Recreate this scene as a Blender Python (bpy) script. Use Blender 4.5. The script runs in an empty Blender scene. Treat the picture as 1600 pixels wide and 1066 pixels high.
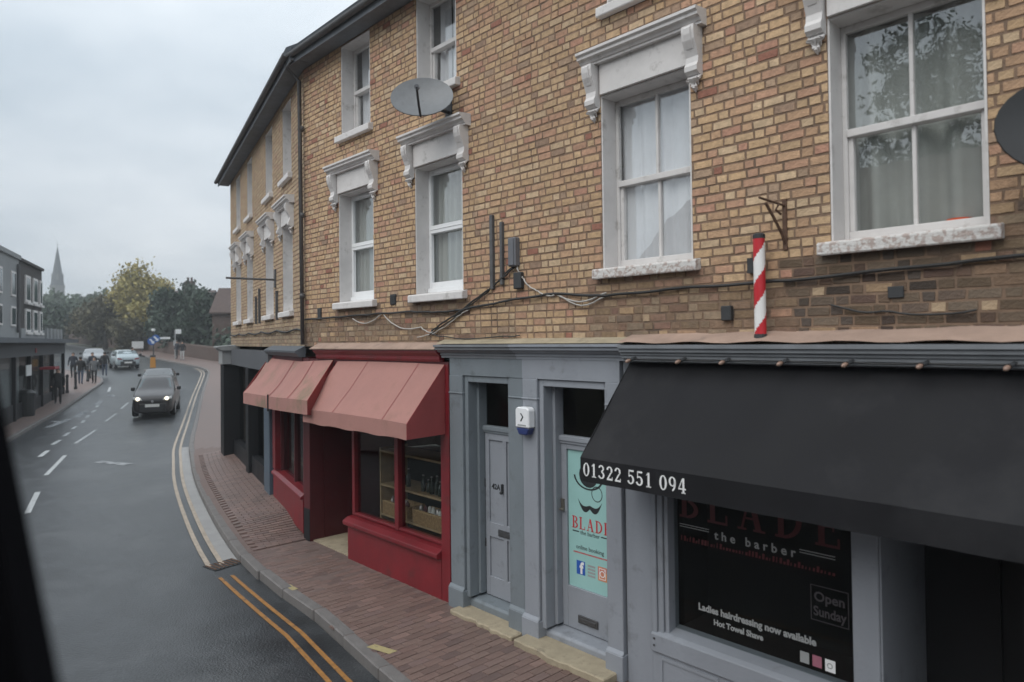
import bpy, bmesh, math, random
from mathutils import Vector, Matrix, noise
random.seed(11)
SC = bpy.context.scene
COL = SC.collection

# ------------------------------------------------------------------ camera
FPX, CXP, CYP, CAMH = 1080.0, 800.0, 511.09, 3.2
PITCH, ROLL = math.radians(1.0), 0.012
_r = Vector((1, 0, 0)); _u = Vector((0, -math.sin(PITCH), math.cos(PITCH))); FWD = Vector((0, math.cos(PITCH), math.sin(PITCH)))
RGT = _r * math.cos(ROLL) - _u * math.sin(ROLL)
UPV = _u * math.cos(ROLL) + _r * math.sin(ROLL)
CAMP = Vector((0, 0, CAMH))
cd = bpy.data.cameras.new('camera'); cam = bpy.data.objects.new('camera', cd); COL.objects.link(cam)
cd.sensor_width = 36.0; cd.lens = 36.0 * FPX / 1600.0
cd.shift_y = (CYP - 533.0) / 1600.0
cd.clip_start = 0.05; cd.clip_end = 3000
cd.dof.use_dof = True; cd.dof.focus_distance = 9.0; cd.dof.aperture_fstop = 1.25
cam.matrix_world = Matrix(((RGT.x, UPV.x, -FWD.x, CAMP.x), (RGT.y, UPV.y, -FWD.y, CAMP.y), (RGT.z, UPV.z, -FWD.z, CAMP.z), (0, 0, 0, 1)))
SC.camera = cam
def ray(x, y):
    return FWD + RGT * ((x - CXP) / FPX) + UPV * ((CYP - y) / FPX)

# ------------------------------------------------------------------ sky, sun, exposure
SUN_EL, SUN_AZ = math.radians(46), math.radians(222)      # azimuth measured clockwise from +Y
wd = bpy.data.worlds.new('World'); SC.world = wd; wd.use_nodes = True
nt = wd.node_tree; nt.nodes.clear()
def N(t, **k):
    n = nt.nodes.new(t)
    for a, b in k.items(): setattr(n, a, b)
    return n
out = N('ShaderNodeOutputWorld'); bg = N('ShaderNodeBackground'); bg.inputs['Strength'].default_value = 0.1
sky = N('ShaderNodeTexSky', sky_type='NISHITA'); sky.sun_disc = False; sky.sun_elevation = SUN_EL; sky.sun_rotation = SUN_AZ
tc = N('ShaderNodeTexCoord'); sep = N('ShaderNodeSeparateXYZ'); nt.links.new(tc.outputs['Generated'], sep.inputs[0])
def MATH(op, a, b=None):
    n = N('ShaderNodeMath', operation=op)
    for i, v in enumerate((a, b)):
        if v is None: continue
        if isinstance(v, (int, float)): n.inputs[i].default_value = v
        else: nt.links.new(v, n.inputs[i])
    return n.outputs[0]
zc = MATH('MAXIMUM', sep.outputs['Z'], 0.0)
den = MATH('ADD', zc, 0.22)
cx_ = MATH('DIVIDE', sep.outputs['X'], den); cy_ = MATH('DIVIDE', sep.outputs['Y'], den)
cmb = N('ShaderNodeCombineXYZ'); nt.links.new(cx_, cmb.inputs[0]); nt.links.new(cy_, cmb.inputs[1])
nz = N('ShaderNodeTexNoise'); nz.inputs['Scale'].default_value = 1.0; nz.inputs['Detail'].default_value = 6; nz.inputs['Roughness'].default_value = 0.5
nt.links.new(cmb.outputs[0], nz.inputs['Vector'])
rp = N('ShaderNodeValToRGB'); rp.color_ramp.elements[0].position = 0.34; rp.color_ramp.elements[0].color = (0.37, 0.425, 0.475, 1)
rp.color_ramp.elements[1].position = 0.68; rp.color_ramp.elements[1].color = (0.62, 0.655, 0.685, 1)
nt.links.new(nz.outputs['Fac'], rp.inputs[0])
grad = MATH('ADD', MATH('MULTIPLY', zc, 14.0), 10.2)        # overcast sky: zenith brighter than the horizon
scl = N('ShaderNodeVectorMath', operation='SCALE'); nt.links.new(rp.outputs[0], scl.inputs[0]); nt.links.new(grad, scl.inputs['Scale'])
mx = N('ShaderNodeMix', data_type='RGBA'); mx.inputs['Factor'].default_value = 0.95
nt.links.new(sky.outputs[0], mx.inputs['A']); nt.links.new(scl.outputs[0], mx.inputs['B'])
nt.links.new(mx.outputs['Result'], bg.inputs['Color']); nt.links.new(bg.outputs[0], out.inputs['Surface'])
sl = bpy.data.lights.new('sun', 'SUN'); sl.energy = 1.5; sl.angle = math.radians(50); sl.color = (1, 0.96, 0.9)
so = bpy.data.objects.new('sun', sl); COL.objects.link(so); so.location = (-30, -30, 60)
sd = Vector((math.sin(SUN_AZ) * math.cos(SUN_EL), math.cos(SUN_AZ) * math.cos(SUN_EL), math.sin(SUN_EL)))
so.rotation_euler = sd.to_track_quat('Z', 'Y').to_euler()
SC.view_settings.view_transform = 'Standard'; SC.view_settings.look = 'None'
SC.view_settings.exposure = 0.22; SC.view_settings.gamma = 1.0; SC.view_settings.use_curve_mapping = False

# ------------------------------------------------------------------ materials
def mat(name, col, rough=0.7, var=0.12, scale=6.0, col2=None, thr=None, bump=0.0, bscale=60.0, metal=0.0, spec=0.5, streak=0.0, attr=None, emit=None, coat=0.0, dirt=None):
    m = bpy.data.materials.new(name); m.use_nodes = True
    t = m.node_tree; b = t.nodes['Principled BSDF']; L = t.links.new
    b.inputs['Roughness'].default_value = rough; b.inputs['Metallic'].default_value = metal
    b.inputs['Specular IOR Level'].default_value = spec
    if coat: b.inputs['Coat Weight'].default_value = coat; b.inputs['Coat Roughness'].default_value = 0.08
    co = t.nodes.new('ShaderNodeTexCoord')
    mp = t.nodes.new('ShaderNodeMapping'); L(co.outputs['Object'], mp.inputs[0])
    if streak: mp.inputs['Scale'].default_value = (1, 1, streak)
    n1 = t.nodes.new('ShaderNodeTexNoise'); n1.inputs['Scale'].default_value = scale; n1.inputs['Detail'].default_value = 6; n1.inputs['Roughness'].default_value = 0.62
    L(mp.outputs[0], n1.inputs['Vector'])
    r = t.nodes.new('ShaderNodeValToRGB')
    c = Vector(col[:3])
    if thr is not None:
        r.color_ramp.elements[0].position = thr - 0.03; r.color_ramp.elements[1].position = thr + 0.03
    else:
        r.color_ramp.elements[0].position = 0.3; r.color_ramp.elements[1].position = 0.7
    a0 = c * (1 - var); a1 = Vector(col2[:3]) if col2 else c * (1 + var)
    r.color_ramp.elements[0].color = (*a0, 1); r.color_ramp.elements[1].color = (*a1, 1)
    L(n1.outputs['Fac'], r.inputs[0])
    src = r.outputs[0]
    if attr:
        at = t.nodes.new('ShaderNodeAttribute'); at.attribute_name = attr
        mm = t.nodes.new('ShaderNodeMix'); mm.data_type = 'RGBA'; mm.blend_type = 'MULTIPLY'; mm.inputs['Factor'].default_value = 1
        L(src, mm.inputs['A']); L(at.outputs['Color'], mm.inputs['B']); src = mm.outputs['Result']
    if dirt:
        dcol, dscale, dthr, dfac = dirt
        n3 = t.nodes.new('ShaderNodeTexNoise'); n3.inputs['Scale'].default_value = dscale; n3.inputs['Detail'].default_value = 8; n3.inputs['Roughness'].default_value = 0.7
        L(co.outputs['Object'], n3.inputs['Vector'])
        r3 = t.nodes.new('ShaderNodeValToRGB'); r3.color_ramp.elements[0].position = dthr; r3.color_ramp.elements[1].position = min(1, dthr + 0.14)
        r3.color_ramp.elements[0].color = (0, 0, 0, 1); r3.color_ramp.elements[1].color = (dfac, dfac, dfac, 1)
        L(n3.outputs['Fac'], r3.inputs[0])
        mm = t.nodes.new('ShaderNodeMix'); mm.data_type = 'RGBA'; L(r3.outputs[0], mm.inputs['Factor'])
        L(src, mm.inputs['A']); mm.inputs['B'].default_value = (*dcol, 1); src = mm.outputs['Result']
    L(src, b.inputs['Base Color'])
    rr = t.nodes.new('ShaderNodeMapRange'); rr.inputs['To Min'].default_value = max(0.02, rough - 0.1); rr.inputs['To Max'].default_value = min(1, rough + 0.1)
    L(n1.outputs['Fac'], rr.inputs['Value']); L(rr.outputs[0], b.inputs['Roughness'])
    if bump:
        n2 = t.nodes.new('ShaderNodeTexNoise'); n2.inputs['Scale'].default_value = bscale; n2.inputs['Detail'].default_value = 5
        L(co.outputs['Object'], n2.inputs['Vector'])
        bp = t.nodes.new('ShaderNodeBump'); bp.inputs['Strength'].default_value = bump; bp.inputs['Distance'].default_value = 0.01
        L(n2.outputs['Fac'], bp.inputs['Height']); L(bp.outputs[0], b.inputs['Normal'])
    if emit:
        b.inputs['Emission Color'].default_value = (*emit[0], 1); b.inputs['Emission Strength'].default_value = emit[1]
    return m
def glass(name, tint=(1, 1, 1), ior=1.5, base=0.0, rough=0.0, wave=0.0, gain=1.0):
    m = bpy.data.materials.new(name); m.use_nodes = True; t = m.node_tree; t.nodes.clear(); L = t.links.new
    o = t.nodes.new('ShaderNodeOutputMaterial'); mixn = t.nodes.new('ShaderNodeMixShader')
    tr = t.nodes.new('ShaderNodeBsdfTransparent'); tr.inputs[0].default_value = (*tint, 1)
    gl = t.nodes.new('ShaderNodeBsdfGlossy'); gl.inputs['Roughness'].default_value = rough
    fr = t.nodes.new('ShaderNodeFresnel'); fr.inputs[0].default_value = ior
    ad = t.nodes.new('ShaderNodeMath'); ad.operation = 'MULTIPLY_ADD'; ad.inputs[1].default_value = gain; ad.inputs[2].default_value = base; ad.use_clamp = True
    ge = t.nodes.new('ShaderNodeNewGeometry'); io_ = t.nodes.new('ShaderNodeMapRange'); io_.inputs['To Min'].default_value = ior; io_.inputs['To Max'].default_value = 1.0 / ior
    L(ge.outputs['Backfacing'], io_.inputs['Value']); L(io_.outputs[0], fr.inputs[0])     # a pane has two faces: no total reflection at the inner one
    L(fr.outputs[0], ad.inputs[0]); L(ad.outputs[0], mixn.inputs[0]); L(tr.outputs[0], mixn.inputs[1]); L(gl.outputs[0], mixn.inputs[2])
    L(mixn.outputs[0], o.inputs[0])
    if wave:
        co = t.nodes.new('ShaderNodeTexCoord'); n2 = t.nodes.new('ShaderNodeTexNoise'); n2.inputs['Scale'].default_value = 3.0
        L(co.outputs['Object'], n2.inputs['Vector']); bp = t.nodes.new('ShaderNodeBump'); bp.inputs['Strength'].default_value = wave; bp.inputs['Distance'].default_value = 0.02
        L(n2.outputs['Fac'], bp.inputs['Height']); L(bp.outputs[0], gl.inputs['Normal'])
    return m
MT = dict(
    brick=mat('stock_brick', (1, 1, 1), 0.88, 0.24, 19, attr='bc', bump=0.7, bscale=80, dirt=((0.16, 0.125, 0.095), 2.6, 0.57, 0.45)),
    mortar=mat('mortar', (0.215, 0.145, 0.10), 0.95, 0.3, 9, bump=0.4, bscale=120, dirt=((0.07, 0.055, 0.045), 2.0, 0.52, 0.7)),
    paintw=mat('white_paint', (0.62, 0.60, 0.59), 0.6, 0.07, 5, bump=0.12, bscale=30, dirt=((0.27, 0.25, 0.23), 6, 0.565, 0.6)),
    peel=mat('peeling_paint', (0.62, 0.60, 0.58), 0.75, 0.05, 22, col2=(0.40, 0.33, 0.30), thr=0.52, bump=0.9, bscale=40),
    upvc=mat('upvc', (0.78, 0.79, 0.80), 0.3, 0.03, 5),
    grey=mat('grey_paint', (0.25, 0.268, 0.30), 0.5, 0.07, 2.5, streak=0.4, bump=0.25, bscale=28, dirt=((0.12, 0.125, 0.13), 3.5, 0.57, 0.55)),
    greyd=mat('dark_grey_paint', (0.165, 0.19, 0.21), 0.5, 0.1, 2.5, streak=0.4, bump=0.25, bscale=28, dirt=((0.085, 0.095, 0.10), 3.5, 0.56, 0.6)),
    corn=mat('cornice_grey', (0.175, 0.185, 0.20), 0.55, 0.15, 4, dirt=((0.25, 0.25, 0.25), 11, 0.64, 0.5)),
    flash=mat('pink_flashing', (0.34, 0.24, 0.19), 0.85, 0.2, 3, bump=0.3, bscale=20, dirt=((0.12, 0.10, 0.09), 4, 0.58, 0.6)),
    red=mat('red_paint', (0.165, 0.012, 0.018), 0.42, 0.2, 2.2, bump=0.2, bscale=22, dirt=((0.075, 0.022, 0.02), 3, 0.56, 0.6)),
    redd=mat('maroon_paint', (0.075, 0.010, 0.013), 0.5, 0.15, 3),
    redcan=mat('faded_red_canvas', (0.335, 0.168, 0.145), 0.85, 0.1, 1.6, bump=0.25, bscale=9, dirt=((0.20, 0.12, 0.09), 1.6, 0.56, 0.55)),
    redside=mat('red_canvas', (0.26, 0.05, 0.05), 0.8, 0.14, 3, bump=0.2, bscale=12),
    black=mat('black_canvas', (0.007, 0.007, 0.009), 0.7, 0.3, 1.2, bump=0.25, bscale=7, spec=0.3, dirt=((0.019, 0.019, 0.021), 0.9, 0.50, 0.7)),
    stone=mat('worn_stone', (0.32, 0.27, 0.19), 0.85, 0.2, 5, bump=0.4, bscale=30, dirt=((0.12, 0.10, 0.08), 6, 0.56, 0.7)),
    paver=mat('clay_paver', (1, 1, 1), 0.5, 0.15, 9, attr='bc', bump=0.4, bscale=110, dirt=((0.11, 0.085, 0.075), 3.0, 0.54, 0.5)),
    pavbase=mat('pavement_bed', (0.14, 0.098, 0.086), 0.7, 0.2, 8, bump=0.3, bscale=80),
    tarpav=mat('footway', (0.15, 0.108, 0.095), 0.55, 0.15, 1.5, bump=0.3, bscale=60),
    kerb=mat('kerb_concrete', (0.145, 0.135, 0.13), 0.7, 0.2, 6, bump=0.4, bscale=60, dirt=((0.09, 0.085, 0.08), 3, 0.56, 0.6)),
    chan=mat('gutter_channel', (0.27, 0.265, 0.26), 0.5, 0.15, 3, bump=0.2, bscale=60),
    road=mat('wet_asphalt', (0.026, 0.029, 0.032), 0.33, 0.5, 2.2, bump=0.6, bscale=45, dirt=((0.052, 0.055, 0.058), 0.55, 0.50, 0.9), spec=0.65),
    ground=mat('earth', (0.06, 0.06, 0.04), 0.9, 0.3, 0.4),
    yel=mat('yellow_line', (0.30, 0.14, 0.035), 0.6, 0.2, 14, dirt=((0.05, 0.045, 0.04), 9, 0.55, 0.75)),
    yelf=mat('faded_yellow_line', (0.36, 0.30, 0.24), 0.6, 0.2, 10, dirt=((0.12, 0.12, 0.12), 12, 0.55, 0.6)),
    yelt=mat('kerb_tick', (0.36, 0.30, 0.15), 0.6, 0.15, 14, dirt=((0.12, 0.1, 0.09), 14, 0.54, 0.8)),
    white=mat('road_white', (0.36, 0.375, 0.38), 0.6, 0.15, 8, dirt=((0.06, 0.065, 0.07), 7, 0.56, 0.7)),
    whitew=mat('worn_road_white', (0.25, 0.26, 0.27), 0.6, 0.2, 8, dirt=((0.06, 0.065, 0.07), 5, 0.46, 0.85)),
    slate=mat('slate', (0.075, 0.085, 0.098), 0.6, 0.25, 5, bump=0.4, bscale=20),
    soffit=mat('soffit', (0.15, 0.165, 0.185), 0.7, 0.2, 5),
    pipe=mat('cast_iron', (0.085, 0.085, 0.088), 0.55, 0.25, 8),
    rust=mat('rusty_iron', (0.10, 0.055, 0.035), 0.85, 0.35, 20),
    dish=mat('dish_grey', (0.17, 0.18, 0.19), 0.5, 0.12, 9, dirt=((0.10, 0.10, 0.10), 20, 0.6, 0.5)),
    dishshade=mat('dish_shaded', (0.035, 0.037, 0.04), 0.55, 0.12, 9),  # shade of the right-hand dish put into its colour
    wire=mat('black_cable', (0.02, 0.02, 0.02), 0.6, 0.1), wirew=mat('grey_cable', (0.42, 0.40, 0.37), 0.6, 0.1),
    boxg=mat('box_grey', (0.13, 0.135, 0.15), 0.5, 0.08), boxd=mat('box_dark', (0.035, 0.037, 0.04), 0.6, 0.1),
    polew=mat('pole_white', (0.78, 0.77, 0.76), 0.4, 0.04), poler=mat('pole_red', (0.50, 0.02, 0.03), 0.4, 0.05),
    alw=mat('alarm_white', (0.75, 0.76, 0.78), 0.35, 0.03), alb=mat('alarm_blue', (0.02, 0.035, 0.13), 0.3, 0.05),
    teal=mat('poster_teal', (0.30, 0.52, 0.50), 0.4, 0.03), ink=mat('ink_black', (0.02, 0.022, 0.025), 0.5, 0.05),
    lred=mat('letter_red', (0.50, 0.03, 0.04), 0.5, 0.05), lwhite=mat('letter_white', (0.75, 0.75, 0.75), 0.5, 0.04), lgrey=mat('letter_grey', (0.30, 0.31, 0.31), 0.5, 0.05),
    lredd=mat('letter_dark_red', (0.075, 0.005, 0.008), 0.5, 0.05), lghost=mat('letter_faint', (0.05, 0.045, 0.05), 0.5, 0.05),
    fb=mat('icon_blue', (0.025, 0.10, 0.40), 0.4, 0.03), ig=mat('icon_pink', (0.60, 0.10, 0.22), 0.4, 0.3, 9, col2=(0.70, 0.35, 0.10)), pinkd=mat('icon_dull_pink', (0.35, 0.13, 0.18), 0.5, 0.1),
    slot=mat('slot_metal', (0.10, 0.10, 0.105), 0.35, 0.15, 20, metal=0.6), brass=mat('dull_metal', (0.22, 0.20, 0.17), 0.4, 0.15, 20, metal=0.7),
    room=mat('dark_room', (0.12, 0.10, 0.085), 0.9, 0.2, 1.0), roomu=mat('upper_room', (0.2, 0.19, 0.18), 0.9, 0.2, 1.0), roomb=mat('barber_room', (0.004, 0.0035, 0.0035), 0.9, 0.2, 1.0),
    wood=mat('shelf_wood', (0.42, 0.29, 0.16), 0.6, 0.2, 7), wicker=mat('wicker', (0.50, 0.33, 0.17), 0.8, 0.3, 30, bump=0.5, bscale=70), cardw=mat('card_white', (0.6, 0.58, 0.55), 0.7, 0.1),
    curt=mat('net_curtain', (0.82, 0.82, 0.85), 0.9, 0.05, 4), curtg=mat('grey_green_curtain', (0.46, 0.475, 0.45), 0.9, 0.08, 4), orange=mat('orange_plastic', (0.55, 0.08, 0.02), 0.4, 0.05),
    wineg=mat('bottle_glass', (0.03, 0.04, 0.03), 0.12, 0.1), foil=mat('foil', (0.45, 0.40, 0.38), 0.3, 0.2, 9, metal=0.5),
    bulb=mat('bulb', (0.26, 0.17, 0.13), 0.2, 0.05), render=mat('pale_render', (0.25, 0.26, 0.265), 0.85, 0.12, 0.7, streak=0.4, bump=0.2, bscale=25, dirt=((0.16, 0.16, 0.155), 0.9, 0.56, 0.6)),
    dbrick=mat('dark_brickwork', (0.060, 0.056, 0.055), 0.9, 0.3, 9, bump=0.4, bscale=50), shopd=mat('dark_shopfront', (0.010, 0.011, 0.013), 0.5, 0.2, 2, spec=0.3), shopg=mat('grey_fascia', (0.085, 0.09, 0.10), 0.6, 0.15, 2), navy=mat('blue_grey_paint', (0.07, 0.095, 0.125), 0.5, 0.12, 3),
    rbrick=mat('red_brickwork', (0.082, 0.056, 0.046), 0.9, 0.3, 5, bump=0.4, bscale=30), tile=mat('roof_tile', (0.075, 0.052, 0.045), 0.85, 0.25, 3, bump=0.5, bscale=12), spire=mat('spire_stone', (0.15, 0.15, 0.145), 0.9, 0.15, 0.4), slatef=mat('spire_slate', (0.055, 0.065, 0.068), 0.8, 0.2, 0.5),
    bark=mat('bark', (0.05, 0.04, 0.03), 0.9, 0.3, 8, bump=0.5, bscale=20),
    leafy=mat('autumn_leaf', (0.40, 0.31, 0.085), 0.7, 0.3, 1.1, col2=(0.24, 0.22, 0.075)), leafd=mat('dark_leaf', (0.034, 0.056, 0.036), 0.7, 0.4, 0.9), leafb=mat('olive_leaf', (0.075, 0.068, 0.034), 0.7, 0.45, 0.9), leafm=mat('mid_leaf', (0.055, 0.085, 0.048), 0.7, 0.35, 0.7),
    tyre=mat('tyre', (0.018, 0.018, 0.018), 0.8, 0.1), hub=mat('alloy', (0.35, 0.35, 0.36), 0.35, 0.1, metal=0.8), cglass=mat('car_glass', (0.07, 0.095, 0.10), 0.06, 0.1, 2, spec=0.9),
    cbrown=mat('car_brown', (0.022, 0.018, 0.018), 0.35, 0.08, 3, coat=0.4), csilver=mat('car_silver', (0.36, 0.42, 0.44), 0.3, 0.05, 3, metal=0.3, coat=0.6), cwhite=mat('car_pale', (0.16, 0.17, 0.18), 0.3, 0.05, 3, coat=0.6), cdark=mat('car_dark', (0.030, 0.034, 0.036), 0.3, 0.1, 3, coat=0.6), cplas=mat('car_plastic', (0.014, 0.014, 0.015), 0.6, 0.1),
    lamp=mat('headlamp_lit', (0.9, 0.85, 0.7), 0.2, 0.02, emit=((1.0, 0.90, 0.68), 1.7)), lampoff=mat('lamp_clear', (0.55, 0.57, 0.58), 0.15, 0.1), tail=mat('tail_lamp', (0.20, 0.012, 0.015), 0.2, 0.1), plate=mat('plate', (0.62, 0.62, 0.60), 0.4, 0.1, 40),
    skin=mat('skin', (0.36, 0.22, 0.16), 0.6, 0.08), hair=mat('hair', (0.03, 0.022, 0.018), 0.7, 0.2), ctnavy=mat('navy_coat', (0.014, 0.018, 0.028), 0.85, 0.2), ctblk=mat('black_coat', (0.014, 0.014, 0.015), 0.85, 0.2), ctgrey=mat('grey_coat', (0.10, 0.105, 0.11), 0.85, 0.15), ctpale=mat('pale_trousers', (0.42, 0.42, 0.42), 0.85, 0.1), ctjean=mat('blue_jeans', (0.04, 0.055, 0.085), 0.85, 0.15), ctred=mat('dull_red_coat', (0.13, 0.03, 0.03), 0.85, 0.15),
    blue=mat('sign_blue', (0.02, 0.09, 0.30), 0.4, 0.05), amber=mat('bollard_amber', (0.42, 0.19, 0.03), 0.5, 0.2, 9), signw=mat('sign_white', (0.62, 0.63, 0.63), 0.5, 0.06), iron=mat('iron_black', (0.016, 0.017, 0.018), 0.5, 0.15), redsign=mat('red_sign', (0.25, 0.02, 0.03), 0.5, 0.1),
    busblk=mat('bus_trim', (0.003, 0.003, 0.0035), 1.0, 0.1, spec=0.0),
)
GL = glass('window_glass', (0.96, 0.97, 0.97), 1.5, 0.09, wave=0.05, gain=1.2)
GLS = glass('shop_glass', (0.80, 0.82, 0.82), 1.45, 0.0, wave=0.02, gain=0.38)

# ------------------------------------------------------------------ mesh helpers
OFF = {}
class Frame:
    """A facade frame: x = u along the wall (to the right seen from the street), y = into the wall, z up. w = outwards."""
    def __init__(s, o, th, flip=False):
        s.o = Vector(o); s.th = th
        e = Vector((math.sin(th), -math.cos(th), 0)); n = Vector((math.cos(th), math.sin(th), 0))
        if flip: e = -e; n = -n
        s.e, s.n = e, n
        s.M = Matrix(((e.x, n.x, 0, s.o.x), (e.y, n.y, 0, s.o.y), (0, 0, 1, 0), (0, 0, 0, 1)))
    def pt(s, u, w, z): return s.M @ Vector((u, -w, z))
class MB:
    def __init__(s): s.v = []; s.f = []; s.m = []; s.c = []
    def add(s, vs, fs, mi=0):
        b = len(s.v); s.v += [tuple(p) for p in vs]
        for f in fs: s.f.append([b + i for i in f]); s.m.append(mi)
        return s
    def box(s, x0, x1, y0, y1, z0, z1, mi=0):
        return s.add([(x, y, z) for z in (z0, z1) for y in (y0, y1) for x in (x0, x1)],
                     [(0, 2, 3, 1), (4, 5, 7, 6), (0, 1, 5, 4), (2, 6, 7, 3), (0, 4, 6, 2), (1, 3, 7, 5)], mi)
    def wb(s, u0, u1, w0, w1, z0, z1, mi=0):          # box in facade terms (w outwards)
        return s.box(u0, u1, -w1, -w0, z0, z1, mi)
    def prof(s, pts, u0, u1, mi=0, cap=True):         # (w,z) profile extruded along u
        n = len(pts); vs = [(u0, -w, z) for w, z in pts] + [(u1, -w, z) for w, z in pts]
        fs = [(i, (i + 1) % n, n + (i + 1) % n, n + i) for i in range(n)]
        if cap: fs += [tuple(range(n))[::-1], tuple(range(n, 2 * n))]
        return s.add(vs, fs, mi)
    def prism(s, poly, d0, d1, axis='y', mi=0):       # 2-D polygon (a,b) extruded along axis
        n = len(poly)
        def P(a, b, d): return {'y': (a, d, b), 'z': (a, b, d), 'x': (d, a, b)}[axis]
        vs = [P(a, b, d0) for a, b in poly] + [P(a, b, d1) for a, b in poly]
        return s.add(vs, [(i, (i + 1) % n, n + (i + 1) % n, n + i) for i in range(n)] + [tuple(range(n))[::-1], tuple(range(n, 2 * n))], mi)
    def quad(s, a, b, c, d, mi=0): return s.add([a, b, c, d], [(0, 1, 2, 3)], mi)
    def slab(s, a, b, c, d, t, mi=0):                 # thin closed sheet from a quad
        a, b, c, d = map(Vector, (a, b, c, d)); n = (b - a).cross(d - a).normalized() * t
        return s.add([a, b, c, d, a - n, b - n, c - n, d - n], [(0, 1, 2, 3), (7, 6, 5, 4), (0, 4, 5, 1), (1, 5, 6, 2), (2, 6, 7, 3), (3, 7, 4, 0)], mi)
    def tube(s, path, r, n=6, mi=0, cap=True):
        path = [Vector(p) for p in path]; rs = r if isinstance(r, (list, tuple)) else [r] * len(path)
        b = len(s.v); k = len(path)
        for i, p in enumerate(path):
            d = (path[min(i + 1, k - 1)] - path[max(i - 1, 0)])
            d = d.normalized() if d.length > 1e-9 else Vector((0, 0, 1))
            a = d.orthogonal().normalized() if abs(d.z) > 0.95 else d.cross(Vector((0, 0, 1))).normalized()
            c = d.cross(a)
            for j in range(n):
                t = 2 * math.pi * j / n; s.v.append(tuple(p + (a * math.cos(t) + c * math.sin(t)) * rs[i]))
        for i in range(k - 1):
            for j in range(n):
                s.f.append([b + i * n + j, b + i * n + (j + 1) % n, b + (i + 1) * n + (j + 1) % n, b + (i + 1) * n + j]); s.m.append(mi)
        if cap:
            s.f.append([b + j for j in range(n)][::-1]); s.m.append(mi); s.f.append([b + (k - 1) * n + j for j in range(n)]); s.m.append(mi)
        return s
    def lathe(s, prof, cx=0, cy=0, n=12, mi=0):       # prof [(r,z)]
        b = len(s.v); k = len(prof)
        for r, z in prof:
            for j in range(n):
                t = 2 * math.pi * j / n; s.v.append((cx + r * math.cos(t), cy + r * math.sin(t), z))
        for i in range(k - 1):
            for j in range(n):
                s.f.append([b + i * n + j, b + i * n + (j + 1) % n, b + (i + 1) * n + (j + 1) % n, b + (i + 1) * n + j]); s.m.append(mi)
        s.f.append([b + j for j in range(n)][::-1]); s.m.append(mi); s.f.append([b + (k - 1) * n + j for j in range(n)]); s.m.append(mi)
        return s
    def grid(s, fn, nu, nv, mi=0):
        b = len(s.v)
        for i in range(nu + 1):
            for j in range(nv + 1): s.v.append(tuple(fn(i / nu, j / nv)))
        for i in range(nu):
            for j in range(nv):
                a = b + i * (nv + 1) + j; s.f.append([a, a + nv + 1, a + nv + 2, a + 1]); s.m.append(mi)
        return s
    def mesh(s, name, mats, off=(0, 0, 0), smooth=False, bevel=0.0, fix=True):
        ms = mats if isinstance(mats, (list, tuple)) else [mats]
        me = bpy.data.meshes.new(name)
        me.from_pydata([(p[0] - off[0], p[1] - off[1], p[2] - off[2]) for p in s.v], [], s.f)
        for m in ms: me.materials.append(m)
        me.polygons.foreach_set('material_index', s.m)
        if fix or bevel:
            bm = bmesh.new(); bm.from_mesh(me)
            if fix: bmesh.ops.recalc_face_normals(bm, faces=bm.faces)
            if bevel: bmesh.ops.bevel(bm, geom=[e for e in bm.edges if len(e.link_faces) == 2 and e.calc_face_angle(0) > 0.6], offset=bevel, segments=1, affect='EDGES', clamp_overlap=True)
            bm.to_mesh(me); bm.free()
        if smooth: me.polygons.foreach_set('use_smooth', [True] * len(me.polygons))
        if s.c:
            a = me.color_attributes.new('bc', 'FLOAT_COLOR', 'POINT')
            a.data.foreach_set('color', [x for c in s.c for x in (*c, 1.0)])
        me.update(); return me
    def build(s, name, mats, parent=None, **k):
        off = (0, 0, 0); p = parent
        while p is not None:
            if p.name in OFF: off = OFF[p.name]; break
            p = p.parent
        o = bpy.data.objects.new(name, s.mesh(name, mats, off, **k)); COL.objects.link(o)
        if parent is not None: o.parent = parent
        return o
def tag(o, label, cat, group=None, kind=None):
    if label: o['label'] = label
    if cat: o['category'] = cat
    if group: o['group'] = group
    if kind: o['kind'] = kind
    return o
def thing(name, label, cat, fr=None, loc=(0, 0, 0), rz=0.0, group=None, absgeo=True):
    o = bpy.data.objects.new(name, None); COL.objects.link(o); o.empty_display_size = 0.2
    if fr is None:
        o.matrix_world = Matrix.Translation(loc) @ Matrix.Rotation(rz, 4, 'Z')
    else:
        o.matrix_world = fr.M @ Matrix.Translation((loc[0], -loc[1], loc[2])) @ Matrix.Rotation(rz, 4, 'Z')
        if absgeo: OFF[o.name] = (loc[0], -loc[1], loc[2])
    return tag(o, label, cat, group)
def solo(mb, name, mats, label, cat, fr=None, loc=(0, 0, 0), rz=0.0, group=None, absgeo=True, **k):
    """a thing that is one mesh"""
    off = (loc[0], -loc[1], loc[2]) if (fr is not None and absgeo) else (0, 0, 0)
    o = bpy.data.objects.new(name, mb.mesh(name, mats, off, **k)); COL.objects.link(o)
    l3 = (loc[0], -loc[1], loc[2]) if fr is not None else loc
    o.matrix_world = (fr.M if fr is not None else Matrix.Identity(4)) @ Matrix.Translation(l3) @ Matrix.Rotation(rz, 4, 'Z')
    return tag(o, label, cat, group)
def struct(mb, name, mats, **k):
    o = mb.build(name, mats, **k); o['kind'] = 'structure'; return o
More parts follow.
